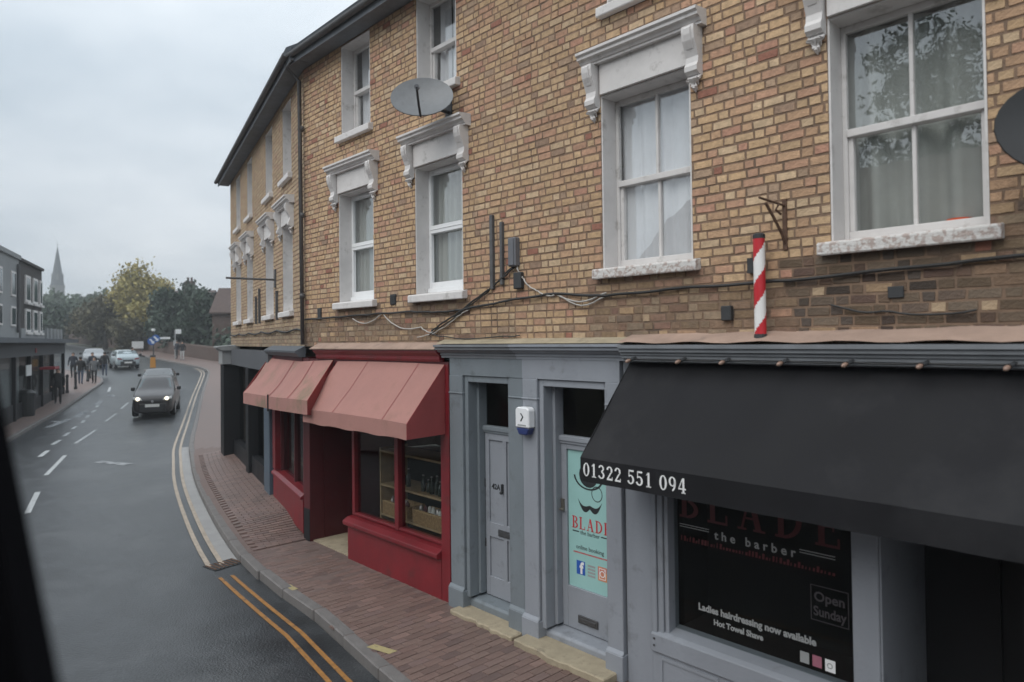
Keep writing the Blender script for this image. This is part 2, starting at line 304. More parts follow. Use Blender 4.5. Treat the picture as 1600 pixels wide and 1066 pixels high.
def text_mb(s, size, bold=0.0, ext=0.001, align='CENTER', space=1.0):
    cu = bpy.data.curves.new('t', 'FONT'); cu.body = s; cu.size = size; cu.extrude = ext; cu.offset = bold; cu.align_x = align; cu.space_character = space
    cu.resolution_u = 3
    ob = bpy.data.objects.new('t', cu); me = ob.to_mesh()
    r = ([tuple(v.co) for v in me.vertices], [tuple(p.vertices) for p in me.polygons])
    ob.to_mesh_clear(); bpy.data.objects.remove(ob); bpy.data.curves.remove(cu)
    return r
def put_text(mb, s, u, w, z, size, bold=0.0, align='CENTER', sx=1.0, slope=0.0, mi=0, space=1.0):
    vs, fs = text_mb(s, size, bold, align=align, space=space)
    mb.add([(u + x * sx, -w - zz, z + y + x * slope) for x, y, zz in vs], fs, mi); return mb
def lerp(a, b, t): return a + (b - a) * t
def hr(Y): return -0.08 + 0.3 * math.log(1 + math.exp(min(60, (Y - 29) / 6)))

TH = math.atan2(1005, FPX); D = 5.16
FA = Frame((math.cos(TH) * D, math.sin(TH) * D, 0), TH)
J = FA.pt(-10.45, 0, 0)
FB = Frame(J, math.atan2(600, FPX))

# ================================================================== GROUND, ROAD, PAVEMENTS
def catmull(pts, step):
    P = [Vector((p[0], p[1], 0)) for p in pts]; P = [P[0] * 2 - P[1]] + P + [P[-1] * 2 - P[-2]]
    o = []
    for i in range(1, len(P) - 2):
        a, b, c, d = P[i - 1:i + 3]; n = max(2, int((c - b).length / step))
        for k in range(n):
            t = k / n
            o.append(0.5 * ((2 * b) + (c - a) * t + (2 * a - 5 * b + 4 * c - d) * t * t + (3 * b - a - 3 * c + d) * t ** 3))
    o.append(P[-2]); return o
def resample(pl, n):
    d = [0]
    for a, b in zip(pl, pl[1:]): d.append(d[-1] + (b - a).length)
    o = []; j = 0
    for i in range(n):
        s = d[-1] * i / (n - 1)
        while j < len(d) - 2 and d[j + 1] < s: j += 1
        t = (s - d[j]) / max(1e-9, d[j + 1] - d[j]); o.append(pl[j].lerp(pl[j + 1], t))
    return o
def arc(pl):
    d = [0]
    for a, b in zip(pl, pl[1:]): d.append(d[-1] + (b - a).length)
    return d
def at_arc(pl, d, s):
    s = max(0, min(d[-1] - 1e-6, s)); lo, hi = 0, len(d) - 1
    while hi - lo > 1:
        m = (lo + hi) // 2
        if d[m] <= s: lo = m
        else: hi = m
    t = (s - d[lo]) / max(1e-9, d[hi] - d[lo]); p = pl[lo].lerp(pl[hi], t); tg = (pl[hi] - pl[lo]).normalized()
    return p, tg, Vector((tg.y, -tg.x, 0))            # point, tangent, right-hand normal
RK = catmull([(6, -4), (3.2, 0.6), (0.9, 3.7), (-1.3, 6.68), (-2.2, 7.95), (-2.95, 8.85), (-3.5, 9.55), (-4.1, 10.35), (-5.4, 12.5), (-7.4, 16.1), (-9.0, 19.3), (-10.1, 21.6), (-12.2, 26.5), (-16.4, 36.4), (-21.0, 47.6), (-22.6, 51.2), (-24.6, 54.4), (-27.5, 57.8), (-32.4, 63.5), (-37.8, 69.9), (-51.5, 84.9), (-78, 112), (-125, 158)], 0.5)
LK = catmull([(-0.8, -9), (-4.2, -2), (-6.9, 3), (-9.4, 7.6), (-12.4, 13.8), (-15, 19.4), (-18.4, 26.8), (-19.8, 30.1), (-21.9, 34.8), (-23.9, 39.2), (-26.4, 44.6), (-29.3, 48.6), (-34, 53), (-41, 60), (-50, 69.5), (-62, 82), (-85, 105), (-132, 151)], 0.5)
RKd, LKd = arc(RK), arc(LK)
nR = 130
a_, b_ = resample(RK, nR), resample(LK, nR)
rd = MB()
rd.grid(lambda i, j: (lambda p: (p.x, p.y, hr(p.y)))(a_[round(i * (nR - 1))].lerp(b_[round(i * (nR - 1))], j)), nR - 1, 10)
road = struct(rd, 'road', MT['road'], smooth=True)
gm = MB(); Ys = [-120, -30, 0] + [4 * i for i in range(2, 45)] + [220, 300, 420, 600]
gm.grid(lambda i, j: (lerp(-420, 320, i), Ys[round(j * (len(Ys) - 1))], hr(min(300, Ys[round(j * (len(Ys) - 1))])) - 0.16), 8, len(Ys) - 1)
struct(gm, 'ground', MT['ground'], smooth=True)

def fa_uw(p): d = p - FA.o; return d.dot(FA.e), -d.dot(FA.n)
def fb_uw(p): d = p - FB.o; return d.dot(FB.e), -d.dot(FB.n)
def riseB(u): t = max(0.0, min(1.0, -u / 1.5)) * max(0.0, min(1.0, (u + 13) / 4)); return 0.2 * t * t * (3 - 2 * t)
def walls_pair(p, nrm):
    ua, wa = fa_uw(p); ub, wb = fb_uw(p)
    if ua > -10.4: return FA.pt(ua, -0.3, 0), 0.0
    if ub > 0.0: q = FA.pt(-10.4, -0.3, 0).lerp(FB.pt(0, -0.3, 0), 0.5); return q, 0.0
    if ub > -9.3: return FB.pt(ub, -0.3, 0), riseB(ub)
    t = min(1, (-9.3 - ub) / 3); return FB.pt(ub, -0.3, 0).lerp(p + nrm * 3.6, t), riseB(ub)
pv = MB(); rows = []
s = 0.0
while s < min(95, RKd[-1]):
    p, tg, nr = at_arc(RK, RKd, s); q, rz_ = walls_pair(p, nr); rows.append((p + nr * 0.02, q, rz_)); s += 0.5
def pav_pt(i, j):
    p, q, rz_ = rows[round(i * (len(rows) - 1))]; v = p.lerp(q, j); return (v.x, v.y, hr(v.y) + 0.109 + rz_ * j)
pv.grid(pav_pt, len(rows) - 1, 8)
rpav = struct(pv, 'right_pavement', MT['pavbase'], smooth=True)
far_ = MB(); fr_rows = [r for r in rows if fb_uw(r[0])[0] < -9.2]
def far_pt(i, j):
    p, q, rz_ = fr_rows[round(i * (len(fr_rows) - 1))]; v = (p + (q - p).normalized() * 0.12).lerp(q, j); return (v.x, v.y, hr(v.y) + 0.114 + rz_ * j)
far_.grid(far_pt, len(fr_rows) - 1, 8); far_.build('footway_surface', MT['tarpav'], rpav, smooth=True)
lp = MB(); lrows = []
s = 0.0
while s < min(80, LKd[-1]):
    p, tg, nr = at_arc(LK, LKd, s); lrows.append((p, p - nr * 5.5)); s += 1.0
def lpv(i, j):
    p, q = lrows[round(i * (len(lrows) - 1))]; v = p.lerp(q, j); return (v.x, v.y, hr(v.y) + 0.11)
lp.grid(lpv, len(lrows) - 1, 6); lpav = struct(lp, 'left_pavement', MT['tarpav'], smooth=True)
# kerb stones, one by one
kmesh = []
for k in range(4):
    b = MB().box(-0.445, 0.445, 0, 0.14, -0.2, 0); me = b.mesh('kerb_stone', MT['kerb'], bevel=0.012); kmesh.append(me)
def kerbs(pl, d, s0, s1, side, parent):
    s = s0; i = 0
    while s < s1:
        p, tg, nr = at_arc(pl, d, s + 0.45); o = bpy.data.objects.new('kerb_stone', kmesh[i % 4]); COL.objects.link(o); o.parent = parent
        n = nr * side; x = tg if side < 0 else -tg
        sl = (hr(p.y + tg.y * 0.4) - hr(p.y - tg.y * 0.4)) / 0.8 * (1 if side < 0 else -1)
        x = Vector((x.x, x.y, sl)).normalized(); zz = x.cross(n).normalized()
        if zz.z < 0: zz = -zz
        yy = zz.cross(x)
        o.matrix_world = Matrix(((x.x, yy.x, zz.x, p.x), (x.y, yy.y, zz.y, p.y), (x.z, yy.z, zz.z, hr(p.y) + 0.12 + random.uniform(-0.004, 0.004)), (0, 0, 0, 1)))
        s += 0.9; i += 1
kerbs(RK, RKd, 4.0, 84, 1, rpav)
kerbs(LK, LKd, 30.0, 72, -1, lpav)
# clay pavers
def kerbw(u):
    best = None
    for p in RK:
        uu, ww = fa_uw(p)
        if best is None or abs(uu - u) < best[0]: best = (abs(uu - u), ww)
    return best[1]
PC = [(0.165, 0.108, 0.092), (0.152, 0.102, 0.088), (0.175, 0.118, 0.100), (0.145, 0.10, 0.088), (0.165, 0.112, 0.10)]
def pcol():
    k = random.uniform(0.93, 1.07) * (random.choice((0.72, 0.82, 1.22)) if random.random() < 0.09 else 1.0); return tuple(x * k for x in random.choice(PC))
def slab_mb(lx, ly, h, ch, c):
    m = MB(); a, b = lx / 2, ly / 2
    m.v = [(-a, -b, -h), (a, -b, -h), (a, b, -h), (-a, b, -h), (-a + ch, -b + ch, 0), (a - ch, -b + ch, 0), (a - ch, b - ch, 0), (-a + ch, b - ch, 0)]
    m.f = [[4, 5, 6, 7], [0, 1, 5, 4], [1, 2, 6, 5], [2, 3, 7, 6], [3, 0, 4, 7]]; m.m = [0] * 5; m.c = [c] * 8; return m
pvm = [slab_mb(0.203, 0.098, 0.02, 0.003, pcol()).mesh('paver', MT['paver'], fix=False) for _ in range(16)]
spots = []
u = -10.28; row = 0
while u < -2.2:
    kw = kerbw(u); w = 0.05 + (0.105 if row % 2 else 0.0); row += 1
    while w < kw - 0.2:
        spots.append((u, w + 0.1)); w += 0.21
    u += 0.105
inview = sorted([q for q in spots if -9.6 < q[0] < -4.1 and not (q[1] < 0.36 and q[0] > -6.6)], key=lambda q: -q[0])[:300]; ins = set(inview)
stuff = MB()
for q in spots:
    P_ = FA.pt(q[0], q[1], 0.122 - 0.08 + random.uniform(-0.003, 0.003))
    if q in ins:
        o = bpy.data.objects.new('paver', random.choice(pvm)); COL.objects.link(o); o.parent = rpav
        o.matrix_world = Matrix.Translation(P_) @ FA.M.to_3x3().to_4x4() @ Matrix.Rotation(math.pi / 2 + random.uniform(-0.01, 0.01), 4, 'Z')
    else:
        c = pcol(); m = slab_mb(0.203, 0.098, 0.02, 0.003, c)
        stuff.add([P_ + FA.n * v[0] - FA.e * v[1] + Vector((0, 0, v[2])) for v in m.v], m.f); stuff.c += m.c
# the bend: pavers laid along the kerb
s0 = next(i for i, p in enumerate(RK) if fa_uw(p)[0] < -10.35); sA = RKd[s0]; s1 = next(i for i, p in enumerate(RK) if fb_uw(p)[0] < -9.3); sB = RKd[s1]
s = sA; row = 0
while s < sB:
    p, tg, nr = at_arc(RK, RKd, s + 0.05); q, rz_ = walls_pair(p, nr); Wd = (q - p).length; d_ = (q - p).normalized()
    w = 0.2 + (0.105 if row % 2 else 0.0); row += 1
    while w < Wd - 0.3:
        c = pcol(); v0 = p + d_ * (w + 0.1); t = (w + 0.1) / Wd
        ax = d_; ay = Vector((-d_.y, d_.x, 0)); m = slab_mb(0.203, 0.098, 0.02, 0.003, c)
        base = Vector((v0.x, v0.y, hr(v0.y) + 0.129 + rz_ * t))
        stuff.add([base + ax * v[0] + ay * v[1] + Vector((0, 0, v[2] + rz_ / Wd * v[0])) for v in m.v], m.f); stuff.c += m.c
        w += 0.21
    s += 0.105
so_ = stuff.build('paver_field', MT['paver'], rpav, fix=False); so_['kind'] = 'stuff'
# road paint
def paint(name, pts, width, m, lift=0.006, parent=road):
    pl = [Vector((x, y, 0)) for x, y in pts]; d = arc(pl); n = max(2, int(d[-1] / 0.8) + 1); b = MB(); L_, R_ = [], []
    for i in range(n):
        p, tg, nr = at_arc(pl, d, d[-1] * i / (n - 1)); L_.append(p - nr * width / 2); R_.append(p + nr * width / 2)
    b.grid(lambda i, j: (lambda v: (v.x, v.y, hr(v.y) + lift))(L_[round(i * (n - 1))].lerp(R_[round(i * (n - 1))], j)), n - 1, 1)
    return b.build(name, m, parent)
def kerb_off(sa, sb, off, step=0.5):
    o = []; s = sa
    while s <= sb:
        p, tg, nr = at_arc(RK, RKd, s); v = p - nr * off; o.append((v.x, v.y)); s += step
    return o
sC = RKd[next(i for i, p in enumerate(RK) if p.y > 10.2)]; sD = RKd[next(i for i, p in enumerate(RK) if p.y > 21.3)]
paint('yellow_line', kerb_off(3.0, sC - 0.3, 0.24), 0.05, MT['yel']); paint('yellow_line', kerb_off(3.0, sC - 0.3, 0.40), 0.05, MT['yel'])
paint('gutter_channel', kerb_off(sC, sD, 0.13), 0.24, MT['chan'], 0.004)
paint('yellow_line', kerb_off(sC, sD + 36, 0.42), 0.07, MT['yelf'], 0.009); paint('yellow_line', kerb_off(sC, sD + 36, 0.24), 0.07, MT['yelf'], 0.009)
for a, b in [((-7.4, 9.9), (-8.5, 11.8)), ((-9.4, 13.4), (-10.5, 15.3)), ((-11.6, 17.2), (-13.0, 20.1)), ((-14.1, 22.3), (-15.3, 25.4)), ((-16.3, 27.7), (-17.3, 30.2)), ((-18.0, 31.8), (-19.0, 34.2)), ((-20.0, 36.6), (-20.9, 38.9)), ((-22.0, 41.2), (-22.9, 43.4)), ((-24, 45.6), (-25.0, 47.6))]:
    paint('lane_dash', [a, b], 0.105, MT['white'])
for a, b in [((-13.6, 19.9), (-14.1, 21.0)), ((-14.7, 22.1), (-15.1, 23.1)), ((-15.5, 23.9), (-15.9, 24.8)), ((-16.3, 25.6), (-16.65, 26.4)), ((-17.0, 27.3), (-17.4, 28.1)), ((-17.8, 28.9), (-18.2, 29.7)), ((-18.6, 30.6), (-19.0, 31.5)), ((-19.5, 32.4), (-19.9, 33.2)), ((-22.9, 39.2), (-24.2, 41.6))]:
    paint('lane_dash', [a, b], 0.13, MT['white'])
for a, b, wd_ in [((-17.6, 26.2), (-18.3, 28.6), 0.3), ((-18.6, 28.0), (-17.9, 27.6), 0.3), ((-18.3, 29.0), (-19.2, 31.0), 0.32), ((-19.2, 30.5), (-18.6, 30.2), 0.3), ((-11.4, 19.0), (-10.25, 18.5), 0.3), ((-20.0, 33.2), (-20.8, 35.0), 0.3), ((-26.4, 42.8), (-27.2, 44.0), 0.14), ((-21.9, 37.6), (-21.2, 36.9), 0.4)]:
    paint('worn_marking', [a, b], wd_, MT['whitew'])
pb = MB().add([FA.pt(u, w, 0.0475) for u, w in ((-8.62, 1.22), (-8.38, 1.22), (-8.38, 1.14), (-8.62, 1.14))], [(0, 1, 2, 3)]).build('kerb_tick', MT['yelt'], rpav)
pb = MB().add([FA.pt(u, w, 0.0475) for u, w in ((-6.30, 1.40), (-6.0, 1.32), (-6.0, 1.22), (-6.30, 1.30))], [(0, 1, 2, 3)]).build('kerb_tick', MT['yelt'], rpav)
def iron_cover(nm, x, y, rz, lx, ly, slots):
    g_ = MB().box(-lx / 2, lx / 2, -ly / 2, ly / 2, -0.03, 0.004); o = g_.build(nm, MT['iron'], road); o.matrix_world = Matrix.Translation((x, y, hr(y) + 0.004)) @ Matrix.Rotation(rz, 4, 'Z')
    for k in range(slots):
        yy = -ly / 2 + ly * (k + 0.5) / slots; b_ = MB().box(-lx * 0.42, lx * 0.42, yy - ly * 0.16 / slots, yy + ly * 0.16 / slots, 0.0045, 0.012).build('grate_bar', MT['rust'], o)
iron_cover('gully_grate', -4.28, 10.22, math.radians(-37), 0.34, 0.46, 7)
# traffic island on the bend
isl = MB(); isl.prism([(1.3 * math.cos(t * math.pi / 8), 0.62 * math.sin(t * math.pi / 8)) for t in range(16)], -0.1, 0.11, 'z')
io = isl.build('traffic_island', MT['kerb'], bevel=0.03); io['kind'] = 'structure'; io.location = (-27.3, 52.6, hr(52.6)); io.rotation_euler = (0, 0, math.radians(125))

# ================================================================== BRICK WALLS
BCOL = [((0.47, 0.325, 0.195), 10), ((0.445, 0.30, 0.175), 9), ((0.50, 0.365, 0.235), 6), ((0.43, 0.275, 0.17), 8), ((0.42, 0.25, 0.165), 5), ((0.41, 0.225, 0.155), 1.5), ((0.36, 0.25, 0.17), 2.5), ((0.29, 0.195, 0.135), 0.5)]
_bw = [w for _, w in BCOL]
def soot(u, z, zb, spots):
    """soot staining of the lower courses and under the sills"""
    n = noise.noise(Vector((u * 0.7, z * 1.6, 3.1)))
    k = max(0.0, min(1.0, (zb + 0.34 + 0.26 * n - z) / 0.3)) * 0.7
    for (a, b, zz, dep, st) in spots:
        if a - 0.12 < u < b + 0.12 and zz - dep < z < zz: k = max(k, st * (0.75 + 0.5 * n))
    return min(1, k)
def brick_col(u, z, zb, spots, pale=0.0):
    c = Vector(random.choices([c for c, _ in BCOL], _bw)[0]) * random.uniform(0.93, 1.09)
    c *= 1.0 + 0.14 * noise.noise(Vector((u * 0.5, z * 0.5, 9)))
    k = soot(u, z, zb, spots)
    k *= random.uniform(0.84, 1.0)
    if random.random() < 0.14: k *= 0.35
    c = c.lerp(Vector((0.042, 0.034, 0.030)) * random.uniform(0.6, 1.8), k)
    if random.random() < 0.012: c = Vector((0.29, 0.13, 0.09))
    if pale: c = c.lerp(Vector((0.34, 0.285, 0.20)) * random.uniform(0.9, 1.1), pale)
    return tuple(c)
def brick_mb(u0, u1, z0, z1, dep, c, jit=0.0036):
    m = MB(); r = lambda: random.uniform(-jit, jit); i = 0.005
    m.v = [(u0, 0.012, z0), (u1, 0.012, z0), (u1, 0.012, z1), (u0, 0.012, z1), (u0 + i + r(), -dep, z0 + i + r()), (u1 - i + r(), -dep, z0 + i + r()), (u1 - i + r(), -dep, z1 - i + r()), (u0 + i + r(), -dep, z1 - i + r())]
    m.f = [[4, 5, 6, 7], [0, 1, 5, 4], [1, 2, 6, 5], [2, 3, 7, 6], [3, 0, 4, 7]]; m.m = [0] * 5; m.c = [c] * 8; return m
def brick_field(u0, u1, z0, z1, openings, sspots, wall, single=None, pale=0.0):
    """Flemish bond; `single` = u beyond which the largest bricks in the picture become objects of their own"""
    P_ = 0.075; S_, H_, jn = 0.176, 0.086, 0.010
    big = MB(); singles = []; z = z0; r = 0
    while z < z1 - 0.02:
        zt = min(z + P_ - jn, z1); x = u0 - random.uniform(0.0, 0.05) - (0.0 if r % 2 else 0.135); st = bool(r % 2); r += 1
        while x < u1:
            nom = S_ if st else H_; ln = nom * random.uniform(0.90, 1.10); a, b = max(x, u0), min(x + ln, u1); st = (not st) if random.random() > 0.1 else st; x += ln + jn
            segs = [(a, b, z, zt)] if b - a > 0.03 else []
            for (ou0, ou1, oz0, oz1) in openings:
                ns = []
                for (a1, b1, c1, d1) in segs:
                    if b1 <= ou0 or a1 >= ou1 or d1 <= oz0 or c1 >= oz1: ns.append((a1, b1, c1, d1)); continue
                    if c1 < oz0 - 0.012: ns.append((a1, b1, c1, oz0))
                    elif d1 > oz1 + 0.012: ns.append((a1, b1, oz1, d1))
                    else:
                        if a1 < ou0 - 0.02: ns.append((a1, ou0, c1, d1))
                        if b1 > ou1 + 0.02: ns.append((ou1, b1, c1, d1))
                segs = ns
            for (a1, b1, c1, d1) in segs:
                full = abs(b1 - a1 - ln) < 1e-6 and abs(d1 - c1 - (P_ - jn)) < 1e-6
                um, zm = (a1 + b1) / 2, (c1 + d1) / 2
                if single and full and single(um, zm): singles.append((um, zm, ln, nom)); continue
                m = brick_mb(a1, b1, c1, d1, random.uniform(0.002, 0.007), brick_col(um, zm, z0, sspots, pale))
                big.add(m.v, m.f); big.c += m.c
        z += P_
    if single:
        singles.sort(key=lambda q: -q[0]); keep = singles[:300]
        for (um, zm, ln, nom) in singles[300:]:
            m = brick_mb(um - ln / 2, um + ln / 2, zm - 0.0325, zm + 0.0325, 0.005, brick_col(um, zm, z0, sspots)); big.add(m.v, m.f); big.c += m.c
        pool = {}
        off = OFF.get(wall.parent.name, (0, 0, 0))
        for (um, zm, ln, nom) in keep:
            lvl = min(3, int(soot(um, zm, z0, sspots) * 4)); key = (nom, lvl, random.randrange(16))
            if key not in pool:
                c = brick_col(um, zm, z0, sspots)
                pool[key] = brick_mb(-nom / 2, nom / 2, -0.0325, 0.0325, 0.005, c).mesh('brick', MT['brick'], fix=False)
            o = bpy.data.objects.new('brick', pool[key]); COL.objects.link(o); o.parent = wall
            o.scale = (ln / nom, 1, 1); o.location = (um - off[0], random.uniform(-0.002, 0.001) - off[1], zm - off[2])
    bo = big.build('brick_field', MT['brick'], wall, fix=False); bo['kind'] = 'stuff'
def wall_sheet(u0, u1, z0, z1, openings):
    us = sorted({u0, u1, *[v for o in openings for v in o[:2] if u0 < v < u1]}); zs = sorted({z0, z1, *[v for o in openings for v in o[2:] if z0 < v < z1]})
    m = MB()
    for a, b in zip(us, us[1:]):
        for c, d in zip(zs, zs[1:]):
            x, y = (a + b) / 2, (c + d) / 2
            if any(o[0] < x < o[1] and o[2] < y < o[3] for o in openings): continue
            m.add([(a, 0, c), (b, 0, c), (b, 0, d), (a, 0, d)], [(0, 1, 2, 3)])
    return m
HOODP = [(0.0, 0.0), (0.085, 0.0), (0.085, 0.02), (0.10, 0.025), (0.115, 0.05), (0.15, 0.06), (0.15, 0.085), (0.175, 0.10), (0.175, 0.125), (0.0, 0.14)]
def corbel(u, ztop, wd_=0.12, sc=1.0):
    m = MB(); P0 = [(0, 0), (0.135, 0), (0.14, -0.05), (0.128, -0.12), (0.095, -0.19), (0.07, -0.25), (0.075, -0.30), (0.098, -0.335), (0.095, -0.375), (0.06, -0.40), (0, -0.405)]
    m.prof([(w, ztop + z) for w, z in P0], u - wd_ / 2, u + wd_ / 2)
    P1 = [(0.135, -0.01), (0.155, -0.03), (0.15, -0.08), (0.135, -0.13), (0.10, -0.19), (0.075, -0.19)]
    m.prof([(w, ztop + z) for w, z in P1], u - wd_ * 0.28, u + wd_ * 0.28)
    for k in range(5):                                 # fluted pendant leaf
        a = (k - 2) / 2; uu = u + a * wd_ * 0.40; zl = ztop - 0.405 - 0.13 * (1 - 0.45 * a * a)
        m.tube([(uu, -0.02, ztop - 0.40), (uu, -0.062, ztop - 0.44), (uu * 0.6 + u * 0.4, -0.045, zl + 0.03), (uu * 0.5 + u * 0.5, -0.015, zl)], [0.015, 0.02, 0.016, 0.006], 6)
    return m
WINDOWS_OPEN = []
def window(bld, u0, u1, z0, z1, style, hood=True, sillm='paintw', frm='paintw', rev=0.2):
    """sash window: the part is the sash frame; sill, reveal, panes, hood and corbels hang under it"""
    fm = MT['upvc'] if style == 'upvc' else MT[frm]
    m = MB(); fw = 0.065 if style == 'upvc' else 0.05; zr = (z0 + z1) / 2 + (0.03 if style == 'upvc' else 0.0)
    zb = z0 + (0.09 if style == 'upvc' else 0.03); t = 0.05
    y = -rev
    # outer box frame
    m.wb(u0 + 0.016, u0 + fw, y - t, y, zb, z1 - 0.016); m.wb(u1 - fw, u1 - 0.016, y - t, y, zb, z1 - 0.016)
    m.wb(u0 + fw, u1 - fw, y - t, y, z1 - 0.016 - fw, z1 - 0.016); m.wb(u0 + fw, u1 - fw, y - t - 0.03, y - 0.005, zb, zb + fw + 0.01)
    rh = 0.05 if style == 'upvc' else 0.028
    m.wb(u0 + fw, u1 - fw, y - t - 0.03, y + 0.012, zr - rh, zr + rh)
    if style == 'upvc': m.wb(u0 + fw, u1 - fw, y - t, y + 0.02, zr - 0.006, zr + 0.006); m.wb(u0 + 0.2, u1 - 0.2, y, y + 0.02, z1 - 0.07, z1 - 0.045)
    if style == 'bars':
        uc = (u0 + u1) / 2; m.wb(uc - 0.014, uc + 0.014, y - t + 0.01, y - 0.004, zr + rh, z1 - 0.016 - fw); m.wb(uc - 0.014, uc + 0.014, y - t - 0.02, y - 0.03, zb + fw + 0.01, zr - rh)
        m.wb(u0 + fw, u0 + fw + 0.035, y - t - 0.03, y - 0.02, zb + fw + 0.01, zr - rh); m.wb(u1 - fw - 0.035, u1 - fw, y - t - 0.03, y - 0.02, zb + fw + 0.01, zr - rh)
    if style == 'sash':
        m.wb(u0 + fw, u0 + fw + 0.035, y - t - 0.03, y - 0.02, zb + fw + 0.01, zr - rh); m.wb(u1 - fw - 0.035, u1 - fw, y - t - 0.03, y - 0.02, zb + fw + 0.01, zr - rh)
    if style == 'upvc': m.wb(u0 + 0.02, u1 - 0.02, y - t, y + 0.03, z0 + 0.03, zb - 0.002)
    w = m.build('window', fm, bld, bevel=0.004)
    for (a, b, yy) in ((zr + rh, z1 - 0.016 - fw, y - 0.03), (zb + fw + 0.01, zr - rh, y - 0.055)):
        MB().wb(u0 + fw - 0.008, u1 - fw + 0.008, yy - 0.004, yy, a - 0.006, b + 0.006).build('pane', GL, w)
    rv = MB(); rv.wb(u0 + 0.001, u0 + 0.016, -rev - 0.07, -0.002, z0, z1 - 0.001); rv.wb(u1 - 0.016, u1 - 0.001, -rev - 0.07, -0.002, z0, z1 - 0.001); rv.wb(u0 + 0.016, u1 - 0.016, -rev - 0.07, -0.002, z1 - 0.016, z1 - 0.001)
    rv.build('reveal', MT[frm], w)
    s = MB(); s.prof([(-rev + 0.01, z0 + 0.035), (-rev - 0.06, z0 + 0.035), (-rev - 0.06, z0 - 0.07), (0.075, z0 - 0.10), (0.085, z0 - 0.095), (0.085, z0 - 0.012), (0.07, z0 - 0.002)], u0 - 0.075, u1 + 0.075)
    # a sill only overlaps the wall outside the opening in front of it
    s.build('sill', MT[sillm], w, bevel=0.006)
    if hood:
        f = MB(); f.wb(u0 + 0.012, u1 - 0.012, 0.004, 0.035, z1 - 0.0, z1 + 0.30); f.build('frieze', MT['paintw'], w, bevel=0.004)
        h = MB(); h.prof([(a, z1 + 0.29 + b) for a, b in HOODP], u0 - 0.17, u1 + 0.17)
        h.build('hood', MT['paintw'], w)
        for uu in (u0 - 0.065, u1 + 0.065): corbel(uu, z1 + 0.288).build('corbel', MT['paintw'], w)
    return w
def curtain(fr, u0, u1, z0, z1, w, m, label, folds=9, amp=0.03, gap=None, seed=0):
    b = MB(); rs = random.Random(seed); ph = [rs.uniform(0, 6.28) for _ in range(4)]
    pieces = [(u0, u1)] if gap is None else [(u0, gap[0]), (gap[1], u1)]
    for (a, c) in pieces:
        L_ = c - a
        def fn(i, j, off=0.0):
            x = a + L_ * i; t = x * folds * 6.28
            d = amp * (math.sin(t + ph[0]) + 0.5 * math.sin(1.7 * t + ph[1]) + 0.3 * math.sin(0.37 * t + ph[2])) * (0.6 + 0.4 * (1 - j))
            return (x + 0.01 * math.sin(3 * j + ph[3]), -(w + d - off), lerp(z0, z1, j))
        n = max(10, int(L_ * folds * 8)); b.grid(lambda i, j: fn(i, j), n, 6); b.grid(lambda i, j: fn(i, j, 0.004), n, 6)
    return solo(b, 'curtain', m, label, 'curtain', fr, ((u0 + u1) / 2, w, z0), group='curtains behind the upper windows', smooth=True, fix=False)

# ------------------------------------------------------------------ yellow brick terrace (facade A)
terr = thing('brick_terrace_building', 'yellow stock brick terrace with white hooded sash windows above the shops', 'building', FA, (-4.5, 0, 3.12))
ZB, ZT = 3.12, 7.64
WA = [(-2.10, -1.12, 3.88, 5.53, 'bars'), (-4.25, -3.26, 3.86, 5.53, 'bars'), (-7.35, -6.38, 3.78, 5.42, 'upvc'), (-9.33, -8.36, 3.77, 5.40, 'upvc')]
WU = [(-7.29, -6.47, 6.33, 7.60, 'sash'), (-9.23, -8.42, 6.25, 7.60, 'sash'), (-4.16, -3.34, 6.36, 7.60, 'sash'), (-2.02, -1.20, 6.36, 7.60, 'sash')]
OPA = [(a, b, c, d) for a, b, c, d, _ in WA + WU]
wallA = wall_sheet(-10.45, 2.6, ZB, ZT, OPA).build('wall', MT['mortar'], terr)
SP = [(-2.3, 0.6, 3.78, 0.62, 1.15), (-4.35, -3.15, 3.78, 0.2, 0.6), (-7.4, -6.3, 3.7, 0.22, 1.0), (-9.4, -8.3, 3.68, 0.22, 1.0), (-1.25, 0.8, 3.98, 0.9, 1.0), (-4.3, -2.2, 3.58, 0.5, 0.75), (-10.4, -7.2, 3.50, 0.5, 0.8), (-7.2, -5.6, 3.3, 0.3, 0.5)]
brick_field(-10.44, 2.58, ZB, ZT, OPA, SP, wallA, single=lambda u, z: -3.3 < u < -0.75 and 3.2 < z < 6.3)
for (a, b, c, d, st) in WA: window(terr, a, b, c, d, st, True, 'peel' if st == 'bars' else 'paintw')
for (a, b, c, d, st) in WU: window(terr, a, b, c, d, st, False)
ir = MB()
for z in (3.10, 5.78, 7.68): ir.quad((-10.4, 0.32, z), (2.6, 0.32, z), (2.6, 4.0, z), (-10.4, 4.0, z))
ir.quad((-10.4, 3.2, 3.1), (2.6, 3.2, 3.1), (2.6, 3.2, 7.68), (-10.4, 3.2, 7.68)); ir.quad((-10.4, 0.3, 3.1), (-10.4, 3.2, 3.1), (-10.4, 3.2, 7.68), (-10.4, 0.3, 7.68)); ir.quad((2.6, 0, 3.1), (2.6, 4, 3.1), (2.6, 4, 7.68), (2.6, 0, 7.68))
ir.build('interior_wall', MT['roomu'], terr)
